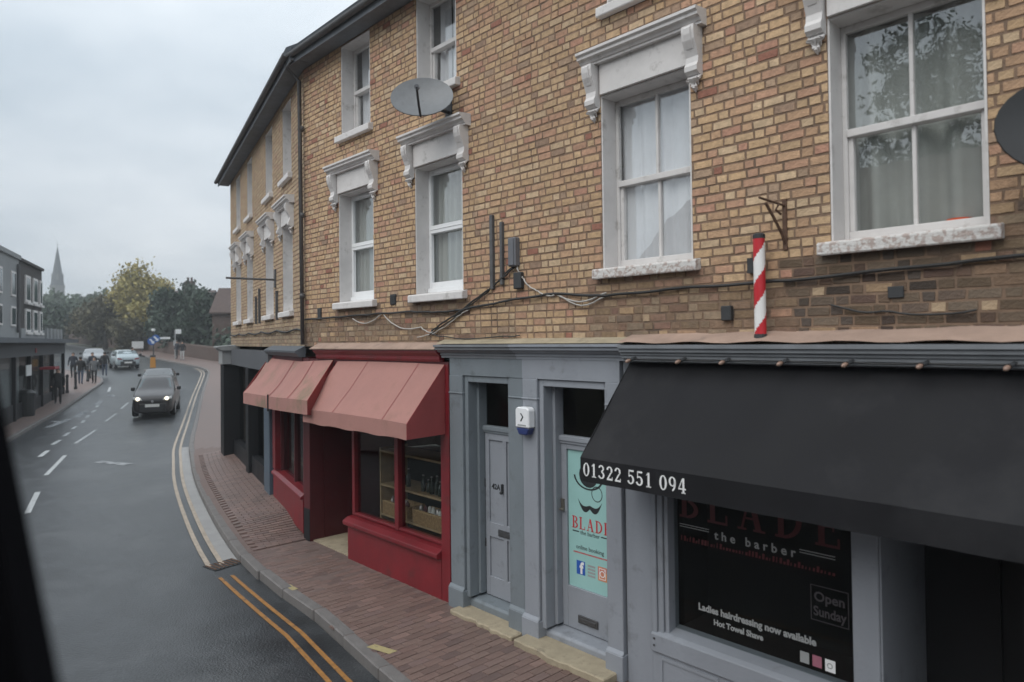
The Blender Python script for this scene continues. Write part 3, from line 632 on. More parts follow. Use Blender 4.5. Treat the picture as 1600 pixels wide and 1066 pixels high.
def roof(bld, u0, u1, zt, ridge=4.2, rise=2.7):
    r = MB(); r.prof([(0.30, zt + 0.06), (-ridge, zt + rise), (-ridge, zt + rise + 0.1), (0.34, zt + 0.16)], u0, u1); ro = r.build('roof', MT['slate'], bld)
    r2 = MB(); r2.prof([(-2 * ridge, zt), (-ridge, zt + rise), (-ridge, zt + rise + 0.1), (-2 * ridge - 0.2, zt + 0.1)], u0, u1); r2.build('rear_slope', MT['slate'], ro)
    e = MB(); e.wb(u0, u1, 0.0, 0.29, zt - 0.02, zt + 0.02); e.wb(u0, u1, 0.27, 0.292, zt - 0.06, zt + 0.10); e.build('eaves', MT['soffit'], ro)
    g = MB(); pts = [(0.345 + 0.05 * math.cos(math.pi * k / 8 + math.pi), zt + 0.06 + 0.05 * math.sin(math.pi * k / 8 + math.pi)) for k in range(9)]
    g.prof(pts + [(p[0] * 0.9 + 0.036, p[1] + 0.008) for p in pts[::-1]], u0, u1); g.build('gutter', MT['pipe'], ro)
    return ro
ra = roof(terr, -10.5, 2.8, ZT)
MB().wb(2.6, 3.0, -6, 0.0, 0.0, 7.6).build('end_wall', MT['dbrick'], terr)
MB().wb(-10.4, 2.6, -6.2, -5.9, 0.0, 7.6).build('rear_wall', MT['dbrick'], terr)
# downpipe at the bend
dp = MB(); dp.tube([(-10.42, -0.34, 7.72), (-10.42, -0.3, 7.56), (-10.42, -0.09, 7.40), (-10.42, -0.06, 3.15)], 0.034, 8)
for z in (6.6, 5.2, 3.9): dp.lathe([(0.044, z), (0.044, z + 0.07)], -10.42, -0.06, 8)
dp.build('downpipe', MT['pipe'], terr, smooth=True)

# curtains
curtain(FA, -2.40, -1.10, 3.96, 5.5, -0.36, MT['curtg'], 'grey green curtain behind the window nearest the shaded satellite dish', 3.6, 0.042, seed=1)
curtain(FA, -4.24, -3.20, 3.90, 5.5, -0.30, MT['curt'], 'white net curtain behind the flaking sash window left of the striped pole', 5, 0.022, seed=2)
curtain(FA, -7.62, -6.34, 3.90, 5.38, -0.32, MT['curtg'], 'grey curtain in the first floor plastic window under the satellite dish', 8, 0.03, seed=3)
curtain(FA, -9.62, -8.32, 3.90, 5.36, -0.31, MT['curtg'], 'grey curtain in the first floor plastic window beside the downpipe', 9, 0.02, seed=4)
curtain(FA, -7.18, -6.4, 6.36, 7.6, -0.32, MT['curt'], 'white curtain in the top floor window above the satellite dish', 8, 0.02, gap=(-6.99, -6.92), seed=5)
curtain(FA, -9.15, -8.40, 6.3, 7.6, -0.31, MT['curt'], 'white curtain in the top floor window nearest the downpipe', 8, 0.02, seed=6)
solo(MB().lathe([(0.001, 3.955), (0.075, 3.957), (0.08, 3.985), (0.06, 3.985), (0.055, 3.965), (0.001, 3.962)], -1.36, 0.30, 16), 'plastic_dish', MT['orange'], 'small orange plastic dish on the inner sill of the right window', 'dish', FA, (-1.36, -0.30, 3.955))
MB().wb(-2.08, -1.14, -0.34, -0.27, 3.915, 3.953).build('window_board', MT['paintw'], terr)

# ------------------------------------------------------------------ far end of the terrace (facade B)
tb = thing('brick_corner_building', 'pale brick end terrace turning the bend beyond the black downpipe', 'building', FB, (-4.5, 0, 3.1))
ZTB = 7.63
LBW = [(-1.8, -0.92, 3.74, 5.30, 'upvc'), (-3.62, -2.74, 3.74, 5.30, 'upvc'), (-6.2, -5.3, 3.74, 5.30, 'sash'), (-8.1, -7.2, 3.74, 5.30, 'sash')]
UBW = [(-1.75, -0.98, 6.15, 7.48, 'sash'), (-3.56, -2.8, 6.15, 7.48, 'sash'), (-6.1, -5.35, 6.15, 7.48, 'sash'), (-8.0, -7.25, 6.15, 7.48, 'sash')]
OPB = [q[:4] for q in LBW + UBW]
wallB = wall_sheet(-9.2, 0.0, 3.1, ZTB, OPB).build('wall', MT['mortar'], tb)
brick_field(-9.19, 0.0, 3.1, ZTB, OPB, [(-9.2, 0.0, 3.5, 0.45, 0.6)], wallB, pale=0.45)
for (a, b, c, d, st) in LBW: window(tb, a, b, c, d, st, True)
for (a, b, c, d, st) in UBW: window(tb, a, b, c, d, st, False)
ib = MB(); ib.wb(-9.1, 0.3, -3.3, -3.2, 3.1, 7.5); ib.wb(-9.1, 0.3, -3.2, -0.3, 3.08, 3.1); ib.wb(-9.1, 0.3, -3.2, -0.3, 7.5, 7.52); ib.build('interior_wall', MT['roomu'], tb)
MB().wb(-9.22, -9.0, -6.0, -0.02, -0.1, 7.5).build('end_wall', MT['dbrick'], tb)
MB().wb(-9.0, 0.3, -6.2, -6.0, -0.1, 7.5).build('rear_wall', MT['dbrick'], tb)
rb = roof(tb, -9.5, 0.35, ZTB)

# ================================================================== SHOPFRONTS
GZ = 0.03                                              # top of the paving along facade A
def pilaster(u0, u1, z0, z1, w=0.06, plinth=0.24, pw=0.035):
    m = MB(); m.wb(u0, u1, -0.05, w, z0 + plinth, z1); m.wb(u0 - 0.015, u1 + 0.015, -0.05, w + pw, z0, z0 + plinth)
    m.prof([(w, z0 + plinth), (w + pw, z0 + plinth), (w, z0 + plinth + 0.04)], u0 - 0.012, u1 + 0.012)
    m.wb(u0 - 0.006, u1 + 0.006, 0, w + 0.012, z1 - 0.22, z1 - 0.20); return m
CORN = [(0, 0), (0.06, 0), (0.06, 0.028), (0.075, 0.032), (0.075, 0.06), (0.11, 0.068), (0.125, 0.09), (0.16, 0.098), (0.16, 0.125), (0.185, 0.132), (0.185, 0.155), (0, 0.165)]
# --- grey double doorway between the red shop and the barber
gd = thing('grey_doorway_front', 'grey painted timber front with two recessed doors between red shop and barber', 'shopfront', FA, (-5.35, 0, GZ))
pilaster(-6.60, -6.35, GZ, 2.78).build('pilaster', MT['greyd'], gd, bevel=0.006)
pilaster(-5.56, -5.345, GZ + 0.02, 2.78, 0.045).build('pilaster', MT['greyd'], gd, bevel=0.006)
pilaster(-5.335, -5.115, GZ, 2.78).build('pilaster', MT['grey'], gd, bevel=0.006)
pilaster(-4.20, -4.025, GZ, 2.78).build('pilaster', MT['grey'], gd, bevel=0.006)
m = MB().wb(-6.60, -5.34, -0.1, 0.05, 2.782, 2.985); m.build('frieze', MT['greyd'], gd)
m = MB().wb(-5.337, -4.03, -0.1, 0.055, 2.782, 2.985); m.build('frieze', MT['grey'], gd)
m = MB().prof([(a, 2.985 + b) for a, b in CORN], -6.75, -5.42); m.build('cornice', MT['corn'], gd)
m = MB().prof([(a, 2.986 + b) for a, b in CORN], -5.418, -3.905); m.build('cornice', MT['grey'], gd)
m = MB().prof([(-0.02, 3.152), (0.14, 3.152), (0.12, 3.165), (-0.02, 3.215)], -6.75, -3.91); m.build('flashing', MT['stone'], gd)
for (a, b, zt, mt_) in ((-6.345, -5.565, 2.78, 'greyd'), (-5.11, -4.205, 2.78, 'grey')):      # architrave and deep jambs
    q = MB(); q.wb(a, a + 0.06, -0.24, 0.03, 0.20, zt); q.wb(b - 0.03, b, -0.24, 0.03, 0.20, zt); q.wb(a + 0.06, b - 0.03, -0.24, 0.03, zt - 0.075, zt)
    q.wb(a + 0.06, a + 0.10, -0.24, -0.10, 0.22, zt - 0.075); q.build('door_frame', MT[mt_], gd, bevel=0.006)
    q = MB(); q.prof([(-0.24, 0.03), (-0.02, 0.03), (-0.02, 0.15), (-0.04, 0.175), (-0.24, 0.20)], a + 0.002, b - 0.002); q.build('threshold', MT[mt_], gd, bevel=0.005)
    q = MB(); q.prof([(-0.24, 2.105), (-0.17, 2.105), (-0.17, 2.13), (-0.155, 2.135), (-0.155, 2.175), (-0.175, 2.185), (-0.24, 2.185)], a + 0.10, b - 0.03); q.build('transom_rail', MT[mt_], gd)
    MB().wb(a + 0.10, b - 0.03, -0.226, -0.222, 2.187, zt - 0.077).build('fanlight_pane', GLS, gd)
    MB().wb(a + 0.02, b - 0.01, -1.6, -1.55, 0.1, 2.9).build('hall_wall', MT['room'], gd)
# door 1: six panel style leaf
d1 = MB(); d1.wb(-6.235, -5.60, -0.245, -0.205, 0.205, 2.10); d1o = d1.build('door', MT['grey'], gd)
for (a, b, c, d) in ((-6.235, -6.17, 0.205, 2.10), (-5.665, -5.60, 0.205, 2.10), (-5.93, -5.87, 0.42, 2.04), (-6.17, -5.665, 2.02, 2.10), (-6.17, -5.665, 0.89, 1.06), (-6.17, -5.665, 0.205, 0.43)):
    z = 0.002 if (b - a) < 0.1 else 0.0
    MB().wb(a + (0.0005 if z == 0 else 0), b - (0.0005 if z == 0 else 0), -0.2045, -0.184 - (0.001 if z == 0 else 0), c, d).build('door_rail', MT['grey'], d1o, bevel=0.004)
lb = MB(); lb.wb(-6.01, -5.77, -0.186, -0.172, 0.925, 1.0); lb.wb(-5.985, -5.795, -0.172, -0.165, 0.94, 0.985); lb.build('letter_box', MT['slot'], d1o, bevel=0.003)
kn = MB(); kn.wb(-5.945, -5.915, -0.205, -0.165, 1.44, 1.53); kn.lathe([(0.018, 1.42), (0.024, 1.435), (0.018, 1.45)], -5.93, 0.16, 8); kn.build('door_knocker', MT['ink'], d1o)
put_text(MB(), '42A', -6.07, -0.203, 1.45, 0.085, 0.003).build('house_number', MT['ink'], d1o)
hg = MB()
for z in (1.46, 0.76): hg.wb(-6.245, -6.228, -0.205, -0.178, z, z + 0.1)
hg.build('hinge', MT['slot'], d1o)
# door 2: half glazed leaf with poster
d2 = MB(); d2.wb(-5.01, -4.237, -0.245, -0.215, 0.205, 2.10); d2o = d2.build('door', MT['grey'], gd)
for (a, b, c, d) in ((-5.01, -4.935, 0.205, 2.10), (-4.30, -4.237, 0.205, 2.10), (-4.935, -4.30, 2.045, 2.10), (-4.935, -4.30, 0.205, 0.63)):
    MB().wb(a, b, -0.2145, -0.185 - (0.001 if b - a > 0.1 else 0), c, d).build('door_rail', MT['grey'], d2o, bevel=0.004)
lb = MB(); lb.wb(-4.79, -4.53, -0.19, -0.172, 0.285, 0.365); lb.wb(-4.765, -4.555, -0.172, -0.166, 0.305, 0.345); lb.build('letter_box', MT['slot'], d2o, bevel=0.003)
lk = MB(); lk.wb(-5.0, -4.965, -0.187, -0.165, 1.40, 1.52); lk.tube([(-4.985, 0.165, 1.42), (-4.985, 0.13, 1.42), (-4.93, 0.125, 1.42)], 0.010, 6); lk.build('door_lock', MT['brass'], d2o)
w_ = -0.2095
po = MB().wb(-4.934, -4.301, -0.214, w_, 0.631, 2.044).build('poster', MT['teal'], d2o)
w_ += 0.001
ik = MB()
def disc(mb, u, z, r, w, n=20, r2=None, mi=0, a0=0, a1=2 * math.pi, sq=1.0):
    if r2 is None: mb.add([(u + r * math.cos(2 * math.pi * i / n), -w, z + sq * r * math.sin(2 * math.pi * i / n)) for i in range(n)], [tuple(range(n))], mi)
    else:
        vs = []
        for i in range(n + 1):
            t = a0 + (a1 - a0) * i / n; vs += [(u + r * math.cos(t), -w, z + sq * r * math.sin(t)), (u + r2 * math.cos(t), -w, z + sq * r2 * math.sin(t))]
        mb.add(vs, [(2 * i, 2 * i + 2, 2 * i + 3, 2 * i + 1) for i in range(n)], mi)
disc(ik, -4.655, 1.80, 0.125, w_, 18)                  # bowler crown
disc(ik, -4.655, 1.80, 0.20, w_ + 0.0006, 18, 0.178, a0=math.pi * 1.03, a1=math.pi * 1.97, sq=0.75)
disc(ik, -4.545, 1.625, 0.072, w_, 24, 0.063, sq=1.1)
for sg in (-1, 1):                                     # moustache
    top, bot = [], []
    for i in range(11):
        t = i / 10; x = -4.64 + sg * 0.16 * t; zc_ = 1.478 - 0.035 * math.sin(t * 3.0) + 0.075 * t ** 3; th_ = 0.030 * math.sin(math.pi * (0.22 + 0.76 * t))
        top.append((x, -w_ - 0.0004, zc_ + th_)); bot.append((x, -w_ - 0.0004, zc_ - th_))
    ik.add(top + bot, [(i, i + 1, 12 + i, 11 + i) for i in range(10)])
put_text(ik, 'the barber', -4.645, w_, 1.185, 0.06); put_text(ik, 'online booking', -4.65, w_, 1.03, 0.062)
ik.add([(-4.88, -w_, 1.20), (-4.79, -w_, 1.20), (-4.79, -w_, 1.212), (-4.88, -w_, 1.212)], [(0, 1, 2, 3)]); ik.add([(-4.50, -w_, 1.20), (-4.41, -w_, 1.20), (-4.41, -w_, 1.212), (-4.50, -w_, 1.212)], [(0, 1, 2, 3)])
ik.build('poster_print', MT['ink'], po, fix=False)
# serif capitals
def serif(mb, ch, u, w, z, h, mi=0):
    T, t = 0.17 * h, 0.07 * h
    def R(a, b, c, d): mb.add([(u + a * h, -w, z + c * h), (u + b * h, -w, z + c * h), (u + b * h, -w, z + d * h), (u + a * h, -w, z + d * h)], [(0, 1, 2, 3)], mi)
    def A(cx, cz, rx, rz, a0, a1, th=0.15, th2=0.07, n=10):
        vs = []
        for i in range(n + 1):
            q = math.radians(a0 + (a1 - a0) * i / n); k = abs(math.cos(q)) * th + (1 - abs(math.cos(q))) * th2
            vs += [(u + (cx + rx * math.cos(q)) * h, -w - 0.0001, z + (cz + rz * math.sin(q)) * h), (u + (cx + (rx - k) * math.cos(q)) * h, -w - 0.0001, z + (cz + (rz - k) * math.sin(q)) * h)]
        mb.add(vs, [(2 * i, 2 * i + 2, 2 * i + 3, 2 * i + 1) for i in range(n)], mi)
    def S(x0, z0, x1, z1, th):
        mb.add([(u + (x0 - th / 2) * h, -w, z + z0 * h), (u + (x0 + th / 2) * h, -w, z + z0 * h), (u + (x1 + th / 2) * h, -w, z + z1 * h), (u + (x1 - th / 2) * h, -w, z + z1 * h)], [(0, 1, 2, 3)], mi)
    if ch in 'BLDE': R(0.08, 0.24, 0, 1); R(0, 0.32, 0, 0.07); R(0, 0.32, 0.93, 1)
    if ch == 'B': A(0.28, 0.745, 0.30, 0.255, -90, 90); A(0.28, 0.26, 0.35, 0.26, -90, 90)
    if ch == 'L': R(0.3, 0.62, 0, 0.07); R(0.56, 0.62, 0, 0.28)
    if ch == 'D': A(0.24, 0.5, 0.48, 0.5, -90, 90)
    if ch == 'E': R(0.3, 0.60, 0, 0.07); R(0.55, 0.61, 0, 0.25); R(0.3, 0.58, 0.93, 1); R(0.53, 0.59, 0.76, 1); R(0.2, 0.48, 0.48, 0.54); R(0.43, 0.48, 0.40, 0.62)
    if ch == 'A': S(0.12, 0, 0.38, 1, 0.07); S(0.62, 0, 0.38, 1, 0.17); R(0.0, 0.26, 0, 0.06); R(0.46, 0.8, 0, 0.06); R(0.22, 0.55, 0.30, 0.36)
    if ch == '0': A(0.30, 0.5, 0.30, 0.5, 0, 360, 0.16, 0.07, 20)
    if ch == '1': R(0.22, 0.38, 0, 1); R(0.10, 0.50, 0, 0.07); S(0.12, 0.80, 0.27, 0.97, 0.09)
    if ch == '2': A(0.29, 0.72, 0.27, 0.28, -35, 175, 0.15, 0.08, 14); S(0.12, 0.1, 0.44, 0.58, 0.13); R(0.04, 0.56, 0, 0.13); R(0.50, 0.56, 0.1, 0.24)
    if ch == '3': A(0.26, 0.755, 0.26, 0.245, -90, 165, 0.14, 0.08, 12); A(0.26, 0.27, 0.30, 0.27, -165, 90, 0.15, 0.08, 14)
    if ch == '4': R(0.33, 0.48, 0, 1); S(0.05, 0.30, 0.36, 1, 0.07); R(0.01, 0.60, 0.24, 0.33); R(0.24, 0.57, 0, 0.06)
    if ch == '5': R(0.08, 0.15, 0.5, 1); R(0.08, 0.52, 0.88, 1); A(0.25, 0.33, 0.31, 0.33, -160, 125, 0.16, 0.08, 14)
    if ch == '9': A(0.29, 0.67, 0.28, 0.33, 0, 360, 0.15, 0.07, 18); A(0.20, 0.60, 0.37, 0.6, -75, 10, 0.15, 0.09, 8)
    return {'A': 0.86, 'B': 0.74, 'L': 0.74, 'D': 0.84, 'E': 0.70, ' ': 0.32}.get(ch, 0.66) * h
def serif_text(mb, s, u, w, z, h, track=1.0):
    for ch in s: u += (serif(mb, ch, u, w, z, h) if ch != ' ' else 0.32 * h) * track
    return u
rt = MB(); serif_text(rt, 'BLADE', -4.885, w_, 1.235, 0.125, 1.07)
x = -4.87
while x < -4.42: rt.add([(x, -w_, 0.985), (x + 0.012, -w_, 0.985), (x + 0.012, -w_, 1.0), (x, -w_, 1.0)], [(0, 1, 2, 3)]); x += 0.016
rt.build('poster_lettering', MT['lred'], po, fix=False)
ic = MB()
ic.wb(-4.83, -4.715, w_, w_ + 0.001, 0.77, 0.91, 0); put_text(ic, 'f', -4.762, w_ + 0.0025, 0.785, 0.16, 0.006, mi=1)
for k in range(4): ic.wb(-4.68, -4.58, w_, w_ + 0.001, 0.775 + 0.033 * k, 0.795 + 0.033 * k, 2)
ic.wb(-4.545, -4.43, w_, w_ + 0.001, 0.77, 0.91, 3)
disc(ic, -4.4875, 0.84, 0.034, w_ + 0.0016, 16, 0.024, mi=1); disc(ic, -4.455, 0.88, 0.007, w_ + 0.0016, 8, mi=1)
for (a, b, c, d) in ((-4.53, -4.445, 0.785, 0.792), (-4.53, -4.445, 0.888, 0.895), (-4.53, -4.523, 0.792, 0.888), (-4.452, -4.445, 0.792, 0.888)): ic.add([(a, -w_ - 0.0016, c), (b, -w_ - 0.0016, c), (b, -w_ - 0.0016, d), (a, -w_ - 0.0016, d)], [(0, 1, 2, 3)], 1)
ic.build('poster_icons', [MT['fb'], MT['lwhite'], MT['lgrey'], MT['ig']], po, fix=False)
# door steps
def step(u0, u1, w1, h, label, seed):
    rs = random.Random(seed); n = 14; fr_ = [(lerp(u0, u1, i / n), w1 + rs.uniform(-0.025, 0.02)) for i in range(n + 1)]
    pts = [(u0, 0.03)] + [(a, -b) for a, b in fr_] + [(u1, 0.03)]
    b = MB().prism(pts, GZ - 0.05, GZ + h, 'z')
    return solo(b, 'door_step', MT['stone'], label, 'step', FA, ((u0 + u1) / 2, 0, GZ - 0.05), group='worn stone door steps', bevel=0.012)
step(-6.42, -5.36, 0.24, 0.055, 'worn yellow stone step under the panelled grey door', 3)
step(-5.28, -4.08, 0.30, 0.075, 'brown stone step under the door with the teal poster', 4)
# alarm box
al = thing('alarm_box', 'white alarm box with dark blue base on grey pilaster between the doors', 'alarm box', FA, (-5.24, 0.07, 2.18))
MB().prism([(-5.345, 2.27), (-5.14, 2.27), (-5.14, 2.46), (-5.17, 2.485), (-5.315, 2.485), (-5.345, 2.46)], -0.16, -0.06, 'y').build('case', MT['alw'], al, bevel=0.012)
MB().prism([(-5.34, 2.266), (-5.30, 2.195), (-5.18, 2.195), (-5.145, 2.266)], -0.155, -0.062, 'y').build('strobe_base', MT['alb'], al, bevel=0.01)
q = MB(); q.add([(-5.265, -0.1612, 2.42), (-5.25, -0.1612, 2.425), (-5.215, -0.1612, 2.385), (-5.25, -0.1612, 2.335), (-5.265, -0.1612, 2.34), (-5.235, -0.1612, 2.385)], [(0, 1, 2, 5), (5, 2, 3, 4)]); q.build('printed_mark', MT['ink'], al, fix=False)
MB().add([(-5.305, -0.1612, 2.29), (-5.18, -0.1612, 2.29), (-5.18, -0.1612, 2.305), (-5.305, -0.1612, 2.305)], [(0, 1, 2, 3)]).build('printed_strip', MT['lgrey'], al, fix=False)

# --- barber shop front
bs = thing('barber_shopfront', 'grey barber shopfront with dark lettered window under the black awning', 'shopfront', FA, (-2.4, 0, GZ))
m = MB().wb(-4.0, -3.715, -0.25, 0.03, GZ, 2.985); m.wb(-4.02, -4.0, -0.25, 0.01, GZ, 2.985); m.build('pilaster', MT['grey'], bs, bevel=0.006)
m = MB(); m.wb(-3.712, -3.66, -0.15, 0.045, 0.52, 2.6); m.wb(-3.657, -3.60, -0.15, 0.03, 0.52, 2.6); m.wb(-3.597, -3.555, -0.15, 0.012, 0.56, 2.6); m.build('window_jamb', MT['grey'], bs, bevel=0.005)
m = MB(); m.prof([(-0.15, 0.64), (0.02, 0.60), (0.06, 0.575), (0.06, 0.42), (-0.15, 0.42)], -3.715, -1.80); m.build('window_sill', MT['grey'], bs, bevel=0.006)
m = MB(); m.wb(-3.715, -1.80, -0.15, 0.035, GZ, 0.419)
m.build('stall_riser', MT['grey'], bs)
for a, b in ((-3.64, -3.06), (-3.0, -2.42), (-2.36, -1.86)):
    fr_ = MB(); fr_.wb(a, b, 0.036, 0.045, 0.36, 0.39); fr_.wb(a, b, 0.036, 0.045, 0.09, 0.12); fr_.wb(a, a + 0.03, 0.036, 0.045, 0.12, 0.36); fr_.wb(b - 0.03, b, 0.036, 0.045, 0.12, 0.36); fr_.build('riser_panel', MT['grey'], bs)
bo_ = MB()
for z in (0.50, 0.56): bo_.wb(-3.69, -3.672, 0.06, 0.066, z - 0.03, z - 0.015)
bo_.build('bolt_head', MT['slot'], bs)
m = MB().wb(-1.995, -1.815, -0.15, 0.03, 0.64, 2.6); m.wb(-1.815, -1.80, -0.9, 0.02, GZ, 2.6); m.build('mullion_post', MT['grey'], bs, bevel=0.006)
m = MB().wb(-4.0, 1.6, -0.15, 0.03, 2.60, 2.985); m.build('fascia', MT['grey'], bs)
CORB = [(0, 0), (0.16, 0), (0.16, 0.022), (0.185, 0.026), (0.185, 0.05), (0.20, 0.055), (0.20, 0.075), (0.225, 0.082), (0.225, 0.108), (0.245, 0.114), (0.245, 0.145), (0.0, 0.15)]
m = MB().prof([(a, 2.99 + b) for a, b in CORB], -3.90, 1.6); m.build('cornice', MT['corn'], bs)
fl = MB(); rs = random.Random(5)
nn = 40; top = [(lerp(-3.92, 1.6, i / nn), 3.225 + 0.045 * (i / nn) + rs.uniform(-0.006, 0.006)) for i in range(nn + 1)]
fl.grid(lambda i, j: (top[round(i * nn)][0], lerp(0.0, -0.235 - 0.012 * math.sin(i * 40), j), lerp(top[round(i * nn)][1], 3.150 + 0.008 * math.sin(i * 57) + 0.005, j)), nn, 3)
fl.build('flashing', MT['flash'], bs, smooth=True)
wp = MB().wb(-3.56, -1.99, -0.09, -0.084, 0.60, 2.6).build('window_pane', GLS, bs)
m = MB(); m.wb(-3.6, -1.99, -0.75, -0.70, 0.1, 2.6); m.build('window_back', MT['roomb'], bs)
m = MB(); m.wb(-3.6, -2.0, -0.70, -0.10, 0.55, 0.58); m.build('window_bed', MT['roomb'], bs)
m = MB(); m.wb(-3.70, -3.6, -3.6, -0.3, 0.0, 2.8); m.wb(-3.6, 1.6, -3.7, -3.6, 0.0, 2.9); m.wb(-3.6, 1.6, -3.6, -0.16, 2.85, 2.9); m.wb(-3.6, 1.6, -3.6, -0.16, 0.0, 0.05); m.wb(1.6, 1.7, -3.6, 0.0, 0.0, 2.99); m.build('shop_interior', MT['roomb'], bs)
m = MB(); m.wb(-1.80, -1.0, -0.95, -0.9, 0.05, 2.6); m.wb(-1.35, -1.30, -0.9, -0.86, 0.05, 2.5); m.wb(-1.0, 1.6, -0.18, -0.12, 0.55, 2.6); m.wb(-1.0, -0.94, -0.95, 0.02, 0.05, 2.6); m.wb(-1.0, 1.6, -0.12, 0.03, GZ, 0.55); m.build('recessed_door', MT['shopd'], bs)
tw = -0.080
tx = MB(); put_text(tx, 'Ladies hairdressing now available', -2.81, tw, 0.855, 0.080, 0.0030, sx=0.95, space=1.0); tx.build('window_lettering', MT['lgrey'], wp, fix=False); tx = MB(); put_text(tx, 'Hot Towel Shave', -2.95, tw, 0.765, 0.066, 0.0025, sx=0.95, space=1.0); tx.build('window_lettering', MT['lgrey'], wp, fix=False)
tx = MB(); put_text(tx, 'the barber', -2.80, tw, 1.49, 0.10, 0.002, space=1.6); tx.build('window_lettering', MT['lgrey'], wp, fix=False); tx = MB()
for (a, b) in ((-3.49, -3.20), (-2.42, -2.15)):
    for z in (1.535, 1.555): tx.add([(a, -tw, z), (b, -tw, z), (b, -tw, z + 0.006), (a, -tw, z + 0.006)], [(0, 1, 2, 3)])
tx.build('window_rule', MT['lgrey'], wp, fix=False)
tx = MB(); serif_text(tx, 'BLADE', -3.49, tw, 1.62, 0.30, 1.25); tx.build('window_lettering', MT['lredd'], wp, fix=False); tx = MB()
for i in range(46):
    a = -3.48 + i * 0.029; hh = rs.choice((0.022, 0.026, 0.045, 0.024)); ww = rs.choice((0.010, 0.020, 0.016)); zz = 1.415
    tx.add([(a, -tw, zz), (a + ww, -tw, zz), (a + ww + 0.003, -tw, zz + hh), (a + 0.003, -tw, zz + hh)], [(0, 1, 2, 3)])
tx.build('window_lettering', MT['lredd'], wp, fix=False)
tx = MB(); put_text(tx, 'Open', -2.20, tw, 1.20, 0.10, 0.002); put_text(tx, 'Sunday', -2.20, tw, 1.09, 0.10, 0.002, sx=0.85)
for (a, b, c, d) in ((-2.34, -2.06, 1.05, 1.056), (-2.34, -2.06, 1.31, 1.316), (-2.34, -2.334, 1.05, 1.31), (-2.066, -2.06, 1.05, 1.31)): tx.add([(a, -tw, c), (b, -tw, c), (b, -tw, d), (a, -tw, d)], [(0, 1, 2, 3)])
tx.build('window_lettering', MT['lghost'], wp, fix=False)
tx = MB(); tx.wb(-2.43, -2.36, tw, tw + 0.001, 0.70, 0.785, 0); tx.wb(-2.335, -2.265, tw, tw + 0.001, 0.70, 0.785, 1); tx.wb(-2.24, -2.165, tw, tw + 0.001, 0.695, 0.785, 2)
disc(tx, -2.205, 0.74, 0.022, tw + 0.0016, 12, 0.014, mi=0); tx.build('window_icons', [MT['lgrey'], MT['pinkd'], MT['lwhite']], wp, fix=False)
# black awning
aw = thing('black_awning', 'black canvas awning with white phone number over the barber window', 'awning', FA, (-1.4, 0.1, 2.0))
AU0, AU1, AW, AZ0, AZ1 = -3.90, 1.5, 0.76, 2.975, 2.195
def crease(u, j, sd): return 0.022 * noise.noise(Vector((u * 1.6 + sd, j * 1.1, sd))) + 0.010 * noise.noise(Vector((u * 5.0 - j * 3.0, j * 3.5, sd + 4)))
def sag(i, j, th=0.0):
    u = lerp(AU0, AU1, i); w = lerp(0.06, AW, j); z = lerp(AZ0, AZ1, j) + crease(u, j, 2.0) * math.sin(math.pi * min(1, j * 0.9 + 0.05)) - 0.04 * math.sin(math.pi * j) * (0.5 + 0.5 * math.sin(i * 9 + 1) ** 2) + 0.006 * math.sin(u * 8 + j * 4) * j * (1 - j) * 4
    return (u, -w, z - th)
q = MB().grid(lambda i, j: sag(i, j), 90, 18); q.grid(lambda i, j: sag(i, j, 0.006), 90, 18); q.build('canopy', MT['black'], aw, smooth=True, fix=False)
q = MB().grid(lambda i, j: (lerp(AU0, AU1, i), -(AW + 0.002 + 0.006 * math.sin(i * 50) * (1 - j)), lerp(2.0, AZ1, j)), 50, 3); q.grid(lambda i, j: (lerp(AU0, AU1, i), -(AW - 0.006 + 0.006 * math.sin(i * 50) * (1 - j)), lerp(2.0, AZ1, j)), 50, 3); vl = q.build('valance', MT['black'], aw, smooth=True, fix=False)
for u_ in (AU0 - 0.002, AU1): MB().prism([(-0.06, AZ0), (-AW, AZ1), (-AW, 2.0), (-0.5, 2.03), (-0.06, 2.06)], u_, u_ + 0.006, 'x').build('end_cheek', MT['black'], aw)
u_ = -3.86
for grp in ('01322', '551', '094'):
    q = MB(); u_ = serif_text(q, grp, u_, AW + 0.012, 2.048, 0.112, 1.12) + 0.05; q.build('phone_number', MT['lwhite'], vl, fix=False)
q = MB(); q.tube([(AU0, -AW + 0.02, AZ1 - 0.012), (AU1, -AW + 0.02, AZ1 - 0.012)], 0.018, 6); q.build('front_bar', MT['pipe'], aw)
# festoon bulbs under the cornice
fs_ = thing('festoon_light_string', 'string of unlit festoon bulbs along the cornice above the black awning', 'light string', FA, (-2.3, 0.2, 2.99))
pts = []
bulbs = [-3.75, -3.24, -2.84, -2.37, -1.91, -1.45, -0.99, -0.5, 0.0]
for a, b in zip(bulbs, bulbs[1:]): pts += [(lerp(a, b, t), -0.215, 3.015 - 0.012 * math.sin(math.pi * t)) for t in (0, 0.33, 0.66)]
MB().tube(pts, 0.006, 5).build('cable', MT['wire'], fs_)
for u_ in bulbs:
    MB().tube([(u_ + 0.02, -0.20, 3.02), (u_ + 0.012, -0.235, 3.012), (u_ + 0.004, -0.255, 3.005)], 0.016, 8).build('lamp_holder', MT['boxd'], fs_)
    MB().tube([(u_ + 0.004, -0.255, 3.005), (u_ - 0.002, -0.275, 2.998), (u_ - 0.008, -0.295, 2.99), (u_ - 0.012, -0.308, 2.985)], [0.010, 0.017, 0.016, 0.005], 8).build('bulb', MT['bulb'], fs_, smooth=True)

